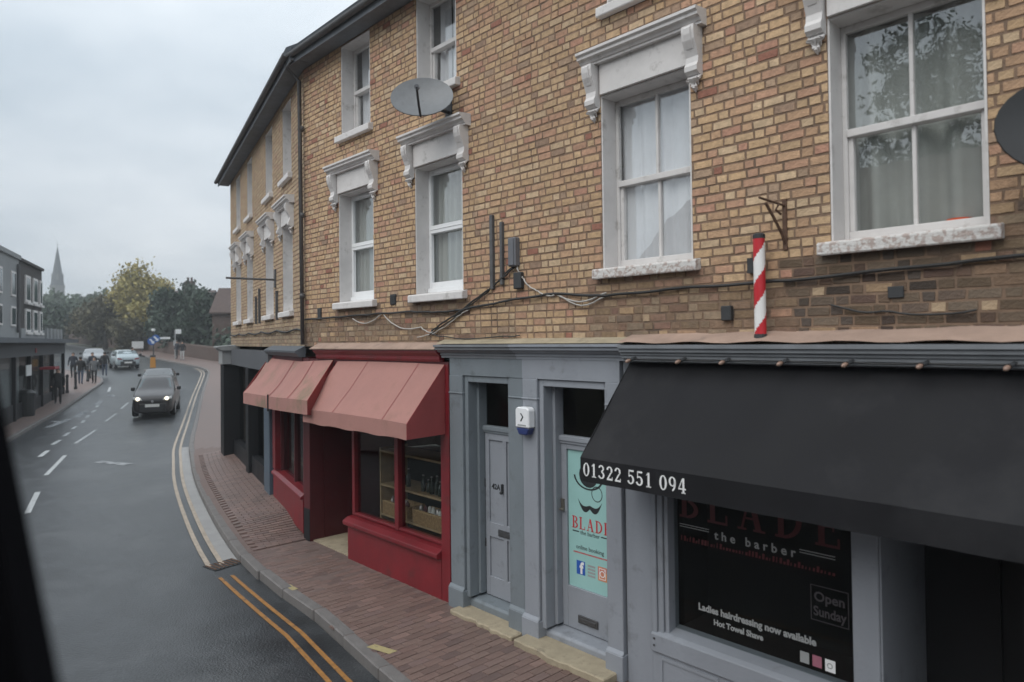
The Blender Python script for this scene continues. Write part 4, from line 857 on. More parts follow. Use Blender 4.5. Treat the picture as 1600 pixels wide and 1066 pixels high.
# --- red shop
rsf = thing('red_shopfront', 'red painted shopfront with stall riser, display window and dark recessed door', 'shopfront', FA, (-8.5, 0, GZ))
MB().wb(-6.80, -6.63, -0.2, 0.05, GZ, 2.9).build('pilaster', MT['red'], rsf, bevel=0.006)
m = MB().wb(-9.05, -6.805, -0.15, 0.05, GZ, 0.55); m.build('stall_riser', MT['red'], rsf)
m = MB().prof([(-0.15, 0.66), (0.04, 0.645), (0.12, 0.60), (0.12, 0.55), (0.10, 0.53), (-0.15, 0.53)], -9.08, -6.803); m.build('window_sill', MT['red'], rsf, bevel=0.006)
m = MB(); m.wb(-7.93, -7.84, -0.14, -0.02, 0.665, 2.62); m.build('mullion', MT['red'], rsf, bevel=0.006)
m = MB(); m.wb(-9.06, -8.99, -0.14, -0.03, 0.665, 2.62); m.wb(-6.87, -6.802, -0.14, -0.01, 0.665, 2.62); m.wb(-8.99, -7.93, -0.14, -0.03, 0.664, 0.70); m.wb(-7.84, -6.87, -0.14, -0.03, 0.664, 0.70); m.build('window_frame', MT['red'], rsf, bevel=0.005)
for a, b in ((-8.99, -7.93), (-7.84, -6.87)): MB().wb(a, b, -0.09, -0.085, 0.70, 2.62).build('window_pane', GLS, rsf)
m = MB().wb(-10.40, -6.63, -0.2, 0.045, 2.621, 2.93); m.build('fascia', MT['redd'], rsf)
m = MB().prof([(0, 2.93), (0.06, 2.93), (0.075, 2.96), (0.075, 3.0), (0.13, 3.05), (0.13, 3.075), (0, 3.10)], -9.95, -6.77); m.build('cornice', MT['red'], rsf)
m = MB().prof([(-0.02, 3.19), (0.02, 3.16), (0.16, 3.09), (0.155, 3.078), (-0.02, 3.10)], -10.0, -6.77); m.build('flashing', MT['flash'], rsf)
m = MB().wb(-10.42, -10.22, -0.2, 0.055, GZ, 2.93); m.build('corner_post', MT['redd'], rsf, bevel=0.006)
m = MB().wb(-10.42, -10.22, 0.056, 0.06, GZ, 0.55); m.build('kick_plate', MT['shopd'], rsf)
m = MB(); m.wb(-10.22, -9.06, -0.95, -0.9, 0.05, 2.62); m.wb(-9.9, -9.85, -0.9, -0.87, 0.3, 2.3); m.wb(-9.35, -9.3, -0.9, -0.87, 0.3, 2.3); m.wb(-9.85, -9.35, -0.9, -0.87, 0.9, 1.05); dd = m.build('recessed_door', MT['redd'], rsf, bevel=0.004)
m = MB(); m.wb(-9.07, -9.01, -0.9, -0.141, 0.05, 2.62); m.wb(-10.26, -10.22, -0.9, -0.201, 0.05, 2.62); m.wb(-10.22, -9.07, -0.9, -0.201, 2.60, 2.62); m.build('lobby_wall', MT['redd'], rsf)
m = MB(); m.wb(-10.22, -9.06, -0.9, 0.0, 0.0, 0.06); m.build('lobby_step', MT['stone'], rsf)
m = MB(); m.wb(-9.0, -6.64, -2.6, -2.5, 0.0, 2.9); m.wb(-9.0, -6.64, -2.5, -0.2, 2.62, 2.66); m.wb(-9.0, -6.64, -2.5, -0.16, 0.0, 0.06); m.wb(-6.64, -6.60, -2.5, -0.2, 0.0, 2.9); m.build('shop_interior', MT['room'], rsf)
# display furniture in the red window
sh = thing('display_shelf', 'wooden display shelves behind the red shop window', 'shelf', FA, (-7.7, -0.65, 0.06))
for z in (0.70, 1.12, 1.60): MB().wb(-8.62, -6.9, -0.70, -0.24, z, z + 0.03).build('shelf_board', MT['wood'], sh)
for u_ in (-8.64, -6.90): MB().wb(u_, u_ + 0.03, -0.70, -0.24, 0.06, 1.66).build('upright', MT['wood'], sh)
ORD = ['first', 'second', 'third', 'fourth', 'fifth', 'sixth', 'seventh', 'eighth', 'ninth', 'tenth', 'eleventh', 'twelfth']
for i, (a, b, lb_) in enumerate(((-8.56, -7.98, 'left wicker tray of wrapped goods low in the red shop window'), (-7.82, -6.98, 'wide wicker tray of wrapped goods low in the red shop window'))):
    bk = thing('wicker_basket', lb_, 'basket', FA, ((a + b) / 2, -0.5, 0.731), group='wicker trays in the red shop window')
    q = MB(); q.wb(a, b, -0.26, -0.245, 0.731, 0.90); q.wb(a, b, -0.56, -0.545, 0.731, 0.90); q.wb(a, a + 0.015, -0.545, -0.26, 0.731, 0.90); q.wb(b - 0.015, b, -0.545, -0.26, 0.731, 0.90); q.wb(a + 0.015, b - 0.015, -0.545, -0.26, 0.731, 0.75)
    q.build('tray', MT['wicker'], bk)
    n = int((b - a) / 0.022)
    for k in range(n): MB().wb(a + 0.022 * k + 0.003, a + 0.022 * k + 0.014, -0.2445, -0.236, 0.735, 0.90).build('weave_stake', MT['wicker'], bk)
    MB().wb(a - 0.004, b + 0.004, -0.265, -0.232, 0.9005, 0.918).build('rim', MT['wicker'], bk)
    rs = random.Random(i + 8)
    for k in range(int((b - a) / 0.075)):
        u_ = a + 0.05 + 0.075 * k
        q = MB().lathe([(0.03, 0.752), (0.034, 0.78), (0.034, 0.87), (0.028, 0.93 + rs.uniform(0, 0.03)), (0.006, 0.965)], u_, 0.34 + rs.uniform(-0.02, 0.05), 8)
        solo(q, 'wrapped_jar', rs.choice([MT['cardw'], MT['foil'], MT['lredd'], MT['cardw']]), '%s wrapped jar from the left in the %s wicker tray' % (ORD[k], 'left' if i == 0 else 'wide'), 'jar', FA, (u_, -0.34, 0.752), group='wrapped jars in the %s tray' % ('left' if i == 0 else 'wide'), smooth=True)
rs = random.Random(21)
for k, u_ in enumerate((-8.46, -8.36, -8.27, -8.12, -7.72, -7.62, -7.50, -7.41, -7.31, -7.22)):
    h = rs.uniform(0.16, 0.26); y = 0.32 + rs.uniform(0, 0.12); lft = u_ < -7.9
    q = MB().lathe([(0.026, 1.151), (0.034, 1.155), (0.036, 1.15 + h * 0.6), (0.014, 1.15 + h * 0.75), (0.013, 1.15 + h)], u_, y, 10)
    q.lathe([(0.016, 1.151 + h), (0.016, 1.165 + h)], u_, y, 8, 1)
    solo(q, 'bottle', [MT['wineg'], MT['foil']], '%s small dark bottle from the left on the middle display shelf' % ORD[k], 'bottle', FA, (u_, -y, 1.151), group='bottles in the %s pane of the red shop' % ('left' if lft else 'right'), smooth=True)
# red awnings
ra_ = thing('faded_red_awning', 'large faded red canvas awning over the red display window', 'awning', FA, (-8.0, 0.1, 2.05))
def red_aw(a0, a1, w0, w1, z0, z1, i, j, th=0.0):
    u = lerp(a0, a1, i); return (u, -lerp(w0, w1, j), lerp(z0, z1, j) - 0.03 * math.sin(math.pi * j) * (0.6 + 0.4 * math.sin(i * 6.0 + 1.0)) + 0.012 * math.sin(i * 3.14) + crease(u, j, 7.0) * math.sin(math.pi * min(1, j * 0.9 + 0.05)) - th)
RW = 0.61
q = MB().grid(lambda i, j: red_aw(-9.30, -6.70, 0.055, RW, 2.90, 2.235, i, j), 60, 16); q.grid(lambda i, j: red_aw(-9.30, -6.70, 0.055, RW, 2.90, 2.235, i, j, 0.006), 60, 16); q.build('canopy', MT['redcan'], ra_, smooth=True, fix=False)
q = MB().grid(lambda i, j: (lerp(-9.30, -6.70, i), -RW - 0.002, lerp(2.05 + 0.008 * math.sin(i * 23), 2.236 + 0.012 * math.sin(i * 3.14), j)), 60, 2); q.grid(lambda i, j: (lerp(-9.30, -6.70, i), -RW + 0.004, lerp(2.05, 2.234 + 0.012 * math.sin(i * 3.14), j)), 30, 2); q.build('valance', MT['redcan'], ra_, smooth=True, fix=False)
MB().prism([(-0.055, 2.90), (-RW, 2.235), (-RW, 2.05), (-0.06, 2.06)], -6.702, -6.694, 'x').build('end_cheek', MT['redside'], ra_)
MB().prism([(-0.055, 2.90), (-RW, 2.235), (-RW, 2.05), (-0.06, 2.06)], -9.306, -9.30, 'x').build('end_cheek', MT['redside'], ra_)
for t in (0.33, 0.8): MB().grid(lambda i, j: (lambda p: (p[0], p[1] - 0.003, p[2] + 0.003))(red_aw(-9.30, -6.70, 0.055, RW, 2.90, 2.235, t + (i - 0.5) * 0.004, j)), 1, 10).build('seam', MT['redside'], ra_)
# second awning, turning the bend
rb_ = thing('bent_red_awning', 'second faded red awning with green staining wrapping round the bend', 'awning', None, tuple(J.xy) + (2.05,)); OFF[rb_.name] = tuple(J.xy) + (2.05,)
rb_.matrix_world = Matrix.Translation((J.x, J.y, 2.05))
t0, t1, t2 = FB.pt(-3.0, 0.06, 2.88), FB.pt(0.0, 0.07, 2.88), FA.pt(-9.42, 0.06, 2.92)
f0, f1 = FB.pt(-2.5, 0.60, 2.25), FA.pt(-8.98, 0.70, 2.38); fm_ = f0.lerp(f1, 0.62); fm_ += (FB.n * -0.06)
def pw(a, b, c, t): return a.lerp(b, t / 0.55) if t < 0.55 else b.lerp(c, (t - 0.55) / 0.45)
def ba(i, j, th=0.0):
    p = pw(t0, t1, t2, i).lerp(pw(f0, fm_, f1, i), j); p.z -= 0.05 * math.sin(math.pi * j) + th - crease(i * 3, j, 13.0) * math.sin(math.pi * min(1, j * 0.9 + 0.05)); return p
q = MB().grid(lambda i, j: ba(i, j), 24, 10); q.grid(lambda i, j: ba(i, j, 0.006), 24, 10)
MTb = mat('stained_red_canvas', (0.335, 0.168, 0.145), 0.85, 0.1, 1.6, bump=0.25, bscale=9, dirt=((0.16, 0.14, 0.085), 1.1, 0.50, 0.75)); q.build('canopy', MTb, rb_, smooth=True, fix=False)
def bv(i, j, o=0.0): p = pw(f0, fm_, f1, i) - FB.n * (0.003 - o); return (p.x, p.y, p.z - 0.2 * (1 - j))
q = MB().grid(lambda i, j: bv(i, j), 24, 2); q.grid(lambda i, j: bv(i, j, 0.006), 24, 2); q.build('valance', MTb, rb_, smooth=True, fix=False)
for ti in (0.46, 0.74):
    MB().grid(lambda i, j: (lambda p: (p.x - FB.n.x * 0.004, p.y - FB.n.y * 0.004, p.z + 0.004))(ba(ti + (i - 0.5) * 0.008, j)), 1, 10).build('seam', MT['redside'], rb_)
hk = pw(f0, fm_, f1, 0.46) - FB.n * 0.012; MB().tube([hk + Vector((0, 0, 0.03)), hk + Vector((0, 0, -0.24))], 0.014, 6).build('valance_bracket', MT['iron'], rb_)
for (tp, ft) in ((t2, f1), (t0, f0)):
    dn = Vector((0, 0, -0.2)); MB().slab(tp, ft, ft + dn, tp + Vector((0, 0, -0.82)), 0.006).build('end_cheek', MT['redside'], rb_)
# --- red shop continues on facade B
rs2 = thing('red_side_window', 'narrow red framed shop window beyond the dark red corner post', 'shopfront', FB, (-1.3, 0, 0.18))
MB().wb(-2.62, -0.02, -0.15, 0.05, 0.12, 0.66).build('stall_riser', MT['red'], rs2)
MB().prof([(-0.15, 0.76), (0.03, 0.745), (0.09, 0.70), (0.09, 0.66), (-0.15, 0.655)], -2.62, -0.02).build('window_sill', MT['red'], rs2, bevel=0.005)
MB().wb(-2.62, -2.36, -0.2, 0.06, 0.765, 2.9).build('pilaster', MT['red'], rs2, bevel=0.005)
m = MB(); m.wb(-2.36, -2.30, -0.16, -0.04, 0.75, 2.6); m.wb(-1.12, -1.06, -0.14, -0.04, 0.75, 2.6); m.wb(-0.12, -0.02, -0.14, 0.02, 0.75, 2.6); m.build('window_frame', MT['redd'], rs2)
for a, b in ((-2.30, -1.12), (-1.06, -0.12)): MB().wb(a, b, -0.095, -0.09, 0.76, 2.6).build('window_pane', GLS, rs2)
MB().wb(-2.62, -0.02, -0.2, 0.05, 2.6, 2.95).build('fascia', MT['redd'], rs2)
m = MB(); m.wb(-2.6, 0.1, -1.6, -1.55, 0.1, 2.9); m.wb(-2.6, -2.55, -1.55, -0.2, 0.1, 2.9); m.wb(-2.55, 0.1, -1.55, -0.2, 2.6, 2.64); m.build('shop_interior', MT['room'], rs2)
m = MB().prof([(0, 2.95), (0.1, 2.95), (0.16, 3.02), (0.16, 3.05), (-0.02, 3.14)], -2.9, 0.0); m.build('cornice', MT['slate'], rs2)
# --- dark shop at the end of facade B
ds = thing('dark_end_shopfront', 'black and blue grey shopfront with white console at the far end of the terrace', 'shopfront', FB, (-6, 0, 0.18))
MB().wb(-3.35, -2.75, -0.2, 0.10, 0.15, 2.75).build('pilaster', MT['navy'], ds, bevel=0.01)
MB().wb(-9.0, -8.3, -0.2, 0.30, 0.12, 2.60).build('pilaster', MT['shopd'], ds, bevel=0.01)
MB().wb(-5.7, -5.3, -0.2, 0.12, 0.15, 2.60).build('pilaster', MT['shopd'], ds, bevel=0.01)
MB().wb(-8.3, -2.7, -0.2, 0.12, 2.62, 3.02).build('fascia', MT['shopg'], ds)
m = MB(); m.wb(-9.05, -8.25, -0.1, 0.34, 2.62, 2.98); m.prof([(-0.1, 2.98), (0.36, 2.98), (0.46, 3.06), (0.46, 3.10), (-0.1, 3.14)], -9.12, -8.18); m.build('console', MT['render'], ds, bevel=0.01)
for a, b in ((-8.3, -5.7), (-5.3, -3.35)):
    MB().wb(a, b, -0.15, 0.05, 0.12, 0.62).build('stall_riser', MT['shopd'], ds); MB().wb(a, b, -0.1, -0.095, 0.62, 2.62).build('window_pane', GLS, ds)
m = MB(); m.wb(-8.3, -2.8, -1.6, -1.55, 0.1, 2.9); m.wb(-8.3, -8.25, -1.55, -0.2, 0.1, 2.6); m.build('shop_interior', MT['room'], ds)

# ================================================================== THINGS FIXED TO THE WALLS
def dish(fr, u, z, aim, tilt, m, label, sc=1.0, wout=0.42):
    t = thing('satellite_dish', label, 'satellite dish', fr, (u, 0.0, z), group='satellite dishes on the brick wall', absgeo=False)
    R_ = Matrix.Rotation(aim, 4, 'Z') @ Matrix.Rotation(tilt, 4, 'X')
    c = Vector((0, -wout, 0.0)); rx, rz = 0.37 * sc, 0.30 * sc
    q = MB()
    def P(r, a, back=0.0):
        v = Vector((rx * r * math.cos(a), 0.075 * sc * (1 - r * r) + back, rz * r * math.sin(a))); return c + (R_ @ v)
    for bk in (0.0, 0.012):
        b = len(q.v)
        for i in range(7):
            for k in range(28): q.v.append(tuple(P(max(0.02, i / 6), 2 * math.pi * k / 28, bk)))
        for i in range(6):
            for k in range(28): q.f.append([b + i * 28 + k, b + i * 28 + (k + 1) % 28, b + (i + 1) * 28 + (k + 1) % 28, b + (i + 1) * 28 + k]); q.m.append(0)
    q.build('reflector', m, t, smooth=True, fix=False)
    tip = c + R_ @ Vector((0, -0.34 * sc, -0.20 * sc)); foot = c + R_ @ Vector((0, 0.02, -rz * 0.98))
    MB().tube([foot, foot.lerp(tip, 0.5) + Vector((0, 0, -0.03)), tip], 0.014, 6).build('feed_arm', MT['boxd'], t)
    MB().tube([tip, tip + (R_ @ Vector((0, 0.08, 0.06)))], [0.03, 0.022], 8).build('receiver', MT['boxg'], t)
    bk = c + R_ @ Vector((0, 0.10, 0)); q = MB(); q.tube([bk, (bk + Vector((0, 0.12, -0.02))), (bk.x + 0.05, -0.06, -0.1), (bk.x + 0.05, -0.01, -0.1)], 0.022, 8); q.wb(bk.x - 0.01, bk.x + 0.11, 0.0, 0.015, -0.22, 0.04); q.build('mount', MT['boxd'], t)
    return t
dish(FA, -6.60, 6.06, math.radians(46), math.radians(-26), MT['dish'], 'grey oval satellite dish on the brick between the upper windows', 1.0)
dish(FA, -0.66, 4.33, math.radians(30), math.radians(-12), MT['dishshade'], 'shaded satellite dish cut by the right picture edge beside the large sash window', 0.95, 0.40)
# barber pole
bp_ = thing('barber_pole', 'red and white striped barber pole standing on the pink flashing', 'barber pole', FA, (-2.6, 0.12, 3.19))
pr_, z0_, z1_ = 0.044, 3.215, 3.955
q = MB(); nA, nZ = 24, 74
for i in range(nZ + 1):
    for k in range(nA):
        a = 2 * math.pi * k / nA; q.v.append((-2.6 + pr_ * math.cos(a), -0.12 + pr_ * math.sin(a), lerp(z0_, z1_, i / nZ)))
for i in range(nZ):
    for k in range(nA):
        a = (k + 0.5) / nA; z = (i + 0.5) / nZ * (z1_ - z0_)
        q.f.append([i * nA + k, i * nA + (k + 1) % nA, (i + 1) * nA + (k + 1) % nA, (i + 1) * nA + k]); q.m.append(1 if ((z / 0.37 - a + 0.10) % 1.0) < 0.5 else 0)
q.build('striped_tube', [MT['polew'], MT['poler']], bp_, smooth=True)
MB().lathe([(0.03, 3.17), (0.048, 3.175), (0.048, 3.216)], -2.6, -0.12, 14).build('base_cap', MT['boxd'], bp_)
MB().lathe([(0.047, 3.954), (0.047, 3.985), (0.03, 3.995)], -2.6, -0.12, 14).build('top_cap', MT['boxd'], bp_)
q = MB(); q.wb(-2.74, -2.66, -0.005, 0.05, 3.70, 3.82); q.wb(-2.665, -2.6, 0.02, 0.10, 3.74, 3.78); q.build('wall_fixing', MT['boxd'], bp_)
# rusty hanging bracket
q = MB(); q.tube([(-2.44, -0.01, 4.20), (-2.46, -0.10, 4.21), (-2.50, -0.30, 4.235)], 0.009, 6); q.tube([(-2.44, -0.01, 3.90), (-2.445, -0.06, 3.98), (-2.46, -0.16, 4.10), (-2.48, -0.24, 4.20)], 0.012, 6); q.wb(-2.458, -2.425, -0.002, 0.02, 3.86, 4.25)
q.tube([(-2.45, -0.06, 4.13), (-2.46, -0.12, 4.16), (-2.45, -0.09, 4.20)], 0.010, 6)
solo(q, 'hanging_bracket', MT['rust'], 'rusty iron hanging bracket on the brick above the striped pole', 'bracket', FA, (-2.44, 0, 3.86))
# cable ducts and junction boxes
solo(MB().wb(-5.86, -5.81, -0.004, 0.045, 3.76, 4.60), 'cable_duct', MT['pipe'], 'longer left cable duct on the brick right of the plastic window', 'duct', FA, (-5.835, 0, 3.76), group='cable ducts on the brick', bevel=0.006)
solo(MB().wb(-5.69, -5.65, -0.004, 0.045, 3.80, 4.50), 'cable_duct', MT['pipe'], 'shorter right cable duct beside the grey junction box', 'duct', FA, (-5.67, 0, 3.80), group='cable ducts on the brick', bevel=0.006)
jb = thing('junction_box', 'tall grey junction box on the brick with cables below', 'junction box', FA, (-5.46, 0, 3.97))
MB().wb(-5.52, -5.40, -0.004, 0.08, 3.985, 4.30).build('case', MT['boxg'], jb, bevel=0.012); MB().wb(-5.50, -5.42, 0.081, 0.088, 4.0, 4.28).build('cover', MT['boxg'], jb)
solo(MB().wb(-5.46, -5.34, -0.004, 0.06, 3.74, 3.92), 'splice_box', MT['boxd'], 'small black splice box under the grey junction box', 'box', FA, (-5.4, 0, 3.74), bevel=0.01)
q = MB(); q.wb(-7.93, -7.80, -0.003, 0.02, 3.68, 3.82)
for k in range(4): q.wb(-7.92, -7.81, 0.02, 0.028, 3.69 + 0.032 * k, 3.705 + 0.032 * k)
solo(q, 'air_vent', MT['boxd'], 'small dark air vent on the brick between the plastic windows', 'vent', FA, (-7.86, 0, 3.68))
solo(MB().wb(-9.98, -9.88, -0.003, 0.03, 3.55, 3.72), 'meter_box', MT['boxd'], 'small dark box low on the brick beside the downpipe', 'box', FA, (-9.93, 0, 3.55), bevel=0.006)
solo(MB().wb(-2.98, -2.89, -0.003, 0.05, 3.33, 3.45), 'cable_box', MT['boxd'], 'small black cable box low on the brick left of the striped pole', 'box', FA, (-2.93, 0, 3.33), bevel=0.006)
solo(MB().wb(-1.72, -1.62, -0.003, 0.02, 3.45, 3.53), 'wall_plate', MT['boxd'], 'black plate on the sooty brick under the right window', 'plate', FA, (-1.67, 0, 3.45), bevel=0.004)
def wire(pts, r, m, label, sagv=0.0):
    o = []
    for (a, b) in zip(pts, pts[1:]):
        for k in range(8):
            t = k / 8; o.append((lerp(a[0], b[0], t), -0.028 - (0.012 if k % 3 else 0), lerp(a[1], b[1], t) - sagv * math.sin(math.pi * t) * abs(b[0] - a[0]) + 0.004 * math.sin(a[0] * 9 + k)))
    o.append((pts[-1][0], -0.02, pts[-1][1])); return solo(MB().tube(o, r, 5), 'cable', m, label, 'cable', FA, (pts[0][0], 0.02, pts[0][1]), group='cables along the brick')
wire([(-10.4, 3.55), (-9.3, 3.56), (-8.3, 3.57), (-7.4, 3.57), (-6.9, 3.54), (-6.4, 3.55), (-5.6, 3.62), (-4.9, 3.66), (-4.2, 3.60), (-3.4, 3.62), (-2.4, 3.62), (-1.2, 3.66), (0.5, 3.72), (2.4, 3.74)], 0.014, MT['wire'], 'long thick black cable running the whole brick wall below the sills')
wire([(-5.46, 3.98), (-5.8, 3.80), (-6.5, 3.50), (-7.0, 3.31)], 0.011, MT['wire'], 'black cable sloping down left from the grey junction box')
wire([(-5.50, 3.98), (-5.9, 3.74), (-6.6, 3.43), (-7.05, 3.26)], 0.008, MT['wire'], 'thinner black cable sloping beside the thick one below the junction box')
wire([(-5.42, 3.98), (-5.32, 3.84), (-5.1, 3.70), (-4.85, 3.65), (-4.2, 3.63)], 0.008, MT['wirew'], 'pale grey cable curling right from the junction box', 0.12)
wire([(-4.8, 3.64), (-4.2, 3.60)], 0.007, MT['wirew'], 'pale cable sagging just left of the flaking white sill', 0.16)
wire([(-8.9, 3.52), (-8.1, 3.57), (-7.2, 3.37), (-6.95, 3.30)], 0.008, MT['wirew'], 'pale cable looping below the vent above the red cornice', 0.12)
wire([(-7.0, 3.28), (-6.7, 3.24), (-5.7, 3.235), (-5.4, 3.24)], 0.007, MT['wire'], 'thin black cable lying above the grey cornice', 0.03)
wire([(-7.3, 3.24), (-6.9, 3.29), (-6.4, 3.50), (-6.2, 3.57)], 0.006, MT['wirew'], 'thin pale cable rising over the end of the red cornice', 0.02)
wire([(-2.1, 3.42), (-1.7, 3.36), (-1.2, 3.35)], 0.008, MT['wire'], 'short black cable on the sooty brick below the right window', 0.06)
# sign bracket and fittings on facade B
q = MB(); q.tube([(-2.5, 0.0, 4.40), (-2.5, -0.9, 4.41)], 0.022, 6); q.wb(-2.56, -2.44, -0.005, 0.03, 4.25, 4.6)
solo(q, 'sign_bracket', MT['pipe'], 'bare iron sign bracket jutting from the far pale brick wall', 'bracket', FB, (-2.5, 0, 4.25))
for u_, z_, h_, lb_ in ((-2.3, 3.62, 0.55, 'thin dark duct right of the bare iron bracket'), (-4.3, 3.6, 0.75, 'longest dark duct between far first floor windows'), (-4.75, 3.6, 0.6, 'dark duct left of the longest far duct')):
    solo(MB().wb(u_, u_ + 0.05, -0.004, 0.05, z_, z_ + h_), 'cable_duct', MT['pipe'], lb_, 'duct', FB, (u_, 0, z_), group='cable ducts on the far wall')
q = MB(); q.tube([(lerp(-9.1, -0.1, i / 30), -0.03 - 0.01 * (i % 2), 3.42 - 0.05 * abs(math.sin(i * 0.55))) for i in range(31)], 0.016, 5); solo(q, 'cable', MT['wire'], 'thick black cable along the far pale brick wall', 'cable', FB, (-9.1, 0.03, 3.4), group='cables along the brick')

# ================================================================== LEFT SIDE OF THE STREET
FL = Frame((-22.4, 32.9, 0), math.atan2(500, FPX), True)   # u runs away from the camera, w towards the road
hz = lambda u: 0.30 + max(0.0, u) * 0.012
lw = thing('rendered_corner_building', 'pale rendered building with parapet on the left above dark shops', 'building', FL, (-8, 0, 0.2))
MB().wb(-14, -4.72, -7, 0.0, 0.0, 6.72).build('wall', MT['render'], lw)
MB().wb(-14, -4.70, -7.05, 0.08, 6.72, 6.90).build('parapet', MT['render'], lw)
for a, z0, z1 in ((-6.2, 5.15, 6.15), (-6.2, 3.95, 4.75), (-8.4, 5.15, 6.15), (-8.4, 3.95, 4.75)):
    w_ = MB().wb(a, a + 0.8, 0.002, 0.04, z0, z1).build('window', MT['paintw'], lw); MB().wb(a + 0.08, a + 0.72, 0.041, 0.046, z0 + 0.08, z1 - 0.08).build('pane', MT['cglass'], w_)
dpp = MB().tube([(-5.2, -0.08, 6.5), (-5.2, -0.08, 3.7)], 0.06, 8).build('downpipe', MT['pipe'], lw)
ld = thing('dark_brick_building', 'dark brick building with tall white window surrounds left of the church spire', 'building', FL, (-2.3, 0, 0.3))
MB().wb(-4.69, 0.0, -7, 0.01, 0.0, 6.70).build('wall', MT['dbrick'], ld)
m = MB().wb(-4.68, 0.05, -7.05, 0.10, 6.70, 6.82); m.build('parapet', MT['dbrick'], ld)
for a in (-3.75, -2.2, -0.75):
    wd2 = 1.0 if a < -1 else 0.6
    for z0, z1 in ((5.05, 6.2), (3.75, 4.75)):
        w_ = MB().wb(a, a + wd2, 0.012, 0.07, z0, z1).build('window', MT['paintw'], ld); MB().wb(a + 0.14, a + wd2 - 0.14, 0.071, 0.076, z0 + 0.1, z1 - 0.1).build('pane', MT['cglass'], w_)
        MB().wb(a - 0.05, a + wd2 + 0.05, 0.012, 0.14, z0 - 0.1, z0 - 0.002).build('sill', MT['paintw'], w_)
c_ = MB().wb(-6.4, -5.3, -1.6, -0.9, 6.9, 7.9).build('chimney', MT['dbrick'], lw)
q = MB()
for k in range(4): q.lathe([(0.13, 7.9), (0.15, 8.0), (0.11, 8.35), (0.14, 8.4)], -6.25 + 0.28 * k, 1.25, 8)
q.build('chimney_pots', MT['tile'], lw)
ae = thing('roof_aerial', 'television aerial on the chimney of the pale rendered building', 'aerial', FL, (-5.85, -1.25, 7.9))
MB().tube([(-5.85, 1.25, 7.9), (-5.85, 1.25, 8.95)], 0.025, 6).build('mast', MT['iron'], ae); MB().tube([(-7.1, 1.25, 8.7), (-4.7, 1.25, 8.62)], 0.02, 6).build('boom', MT['iron'], ae)
for k in range(7): MB().tube([(-6.9 + 0.33 * k, 0.95, 8.70 - 0.01 * k), (-6.9 + 0.33 * k, 1.55, 8.70 - 0.01 * k)], 0.012, 5).build('element', MT['iron'], ae)
# dark shops, flat canopy; paint darkened further to stand in for dimmed light
sf = thing('dark_shop_row', 'row of dark, shade-toned shopfronts with grey fascia below the left buildings', 'shopfront', FL, (-3, 0.2, 0.3))
MB().wb(-14, 5.2, -6.8, -0.4, 0.0, 3.2).build('back_wall', MT['shopd'], sf)
MB().wb(-14, 5.2, -0.4, 0.85, 3.28, 3.46).build('canopy', MT['slate'], sf)
MB().wb(-14, 5.2, 0.05, 0.22, 2.72, 3.27).build('fascia', MT['shopg'], sf)
for u_ in (-9, -6.4, -3.6, -0.9, 1.8, 5.0): MB().wb(u_, u_ + 0.16, 0.07, 0.21, 0.1, 2.72).build('post', MT['shopd'], sf)
for a, b in ((-8.8, -6.45), (-6.2, -3.65), (-3.4, -0.95), (-0.7, 1.75), (2.0, 4.95)):
    MB().wb(a, b, 0.10, 0.14, 0.1, 0.85).build('stall_riser', MT['shopd'], sf); MB().wb(a, b, 0.11, 0.115, 0.85, 2.72).build('pane', GLS, sf)
MB().wb(-4.6, 5.1, -0.5, 0.06, 3.47, 3.90).build('parapet', MT['render'], sf)
for k in range(5): MB().wb(0.4 + k, 0.75 + k, 0.065, 0.16, 3.465, 4.0).build('parapet_pier', MT['render'], sf)
MB().wb(-4.7, -3.7, 0.23, 0.26, 1.9, 2.35).build('hanging_sign', MT['signw'], sf)
MB().wb(-1.4, -0.2, 0.16, 0.75, 2.05, 2.17).build('red_blind', MT['redsign'], sf)
MB().wb(-2.8, -2.5, 0.225, 0.25, 2.85, 3.05).build('red_badge', MT['redsign'], sf)

# ================================================================== FAR BUILDINGS
def house(name, label, x, y, rz, w, d, he, hrf, wm, rm, chim=None, gable=None):
    z = hr(y) - 0.3; t = thing(name, label, 'house', None, (x, y, z), rz)
    MB().box(-w / 2, w / 2, -d / 2, d / 2, 0, he).build('wall', wm, t)
    MB().prism([(-d / 2 - 0.3, he - 0.1), (0, he + hrf), (d / 2 + 0.3, he - 0.1), (d / 2 + 0.3, he + 0.05), (0, he + hrf + 0.18), (-d / 2 - 0.3, he + 0.05)], -w / 2 - 0.2, w / 2 + 0.2, 'x').build('roof', rm, t)
    for sx in (-w / 2 + 0.001, w / 2 - 0.101): MB().prism([(-d / 2, he), (d / 2, he), (0, he + hrf)], sx, sx + 0.1, 'x').build('gable', gable or wm, t)
    for cx in (chim or []):
        MB().box(cx - 0.45, cx + 0.45, -0.4, 0.4, he + hrf - 0.6, he + hrf + 1.3).build('chimney', MT['rbrick'], t)
        for k in (-0.22, 0.22): MB().lathe([(0.14, he + hrf + 1.3), (0.11, he + hrf + 1.8)], cx + k, 0, 8).build('chimney_pot', MT['tile'], t)
    n = max(1, int(w / 2.4))
    for k in range(n):
        for zz in (0.9, 3.4):
            if zz + 1.3 > he: continue
            cx = -w / 2 + w * (k + 0.5) / n; fo = MB().box(cx - 0.5, cx + 0.5, -d / 2 - 0.05, -d / 2 - 0.002, zz, zz + 1.25).build('window', MT['paintw'], t)
            MB().box(cx - 0.42, cx + 0.42, -d / 2 - 0.06, -d / 2 - 0.051, zz + 0.08, zz + 1.17).build('pane', MT['cglass'], fo)
    return t
house('brick_house', 'red brick house with tiled roof and chimney beyond the end of the terrace', -24.6, 69, math.radians(8), 8.5, 6, 4.4, 2.4, MT['rbrick'], MT['tile'], [-2.6, 3.0])
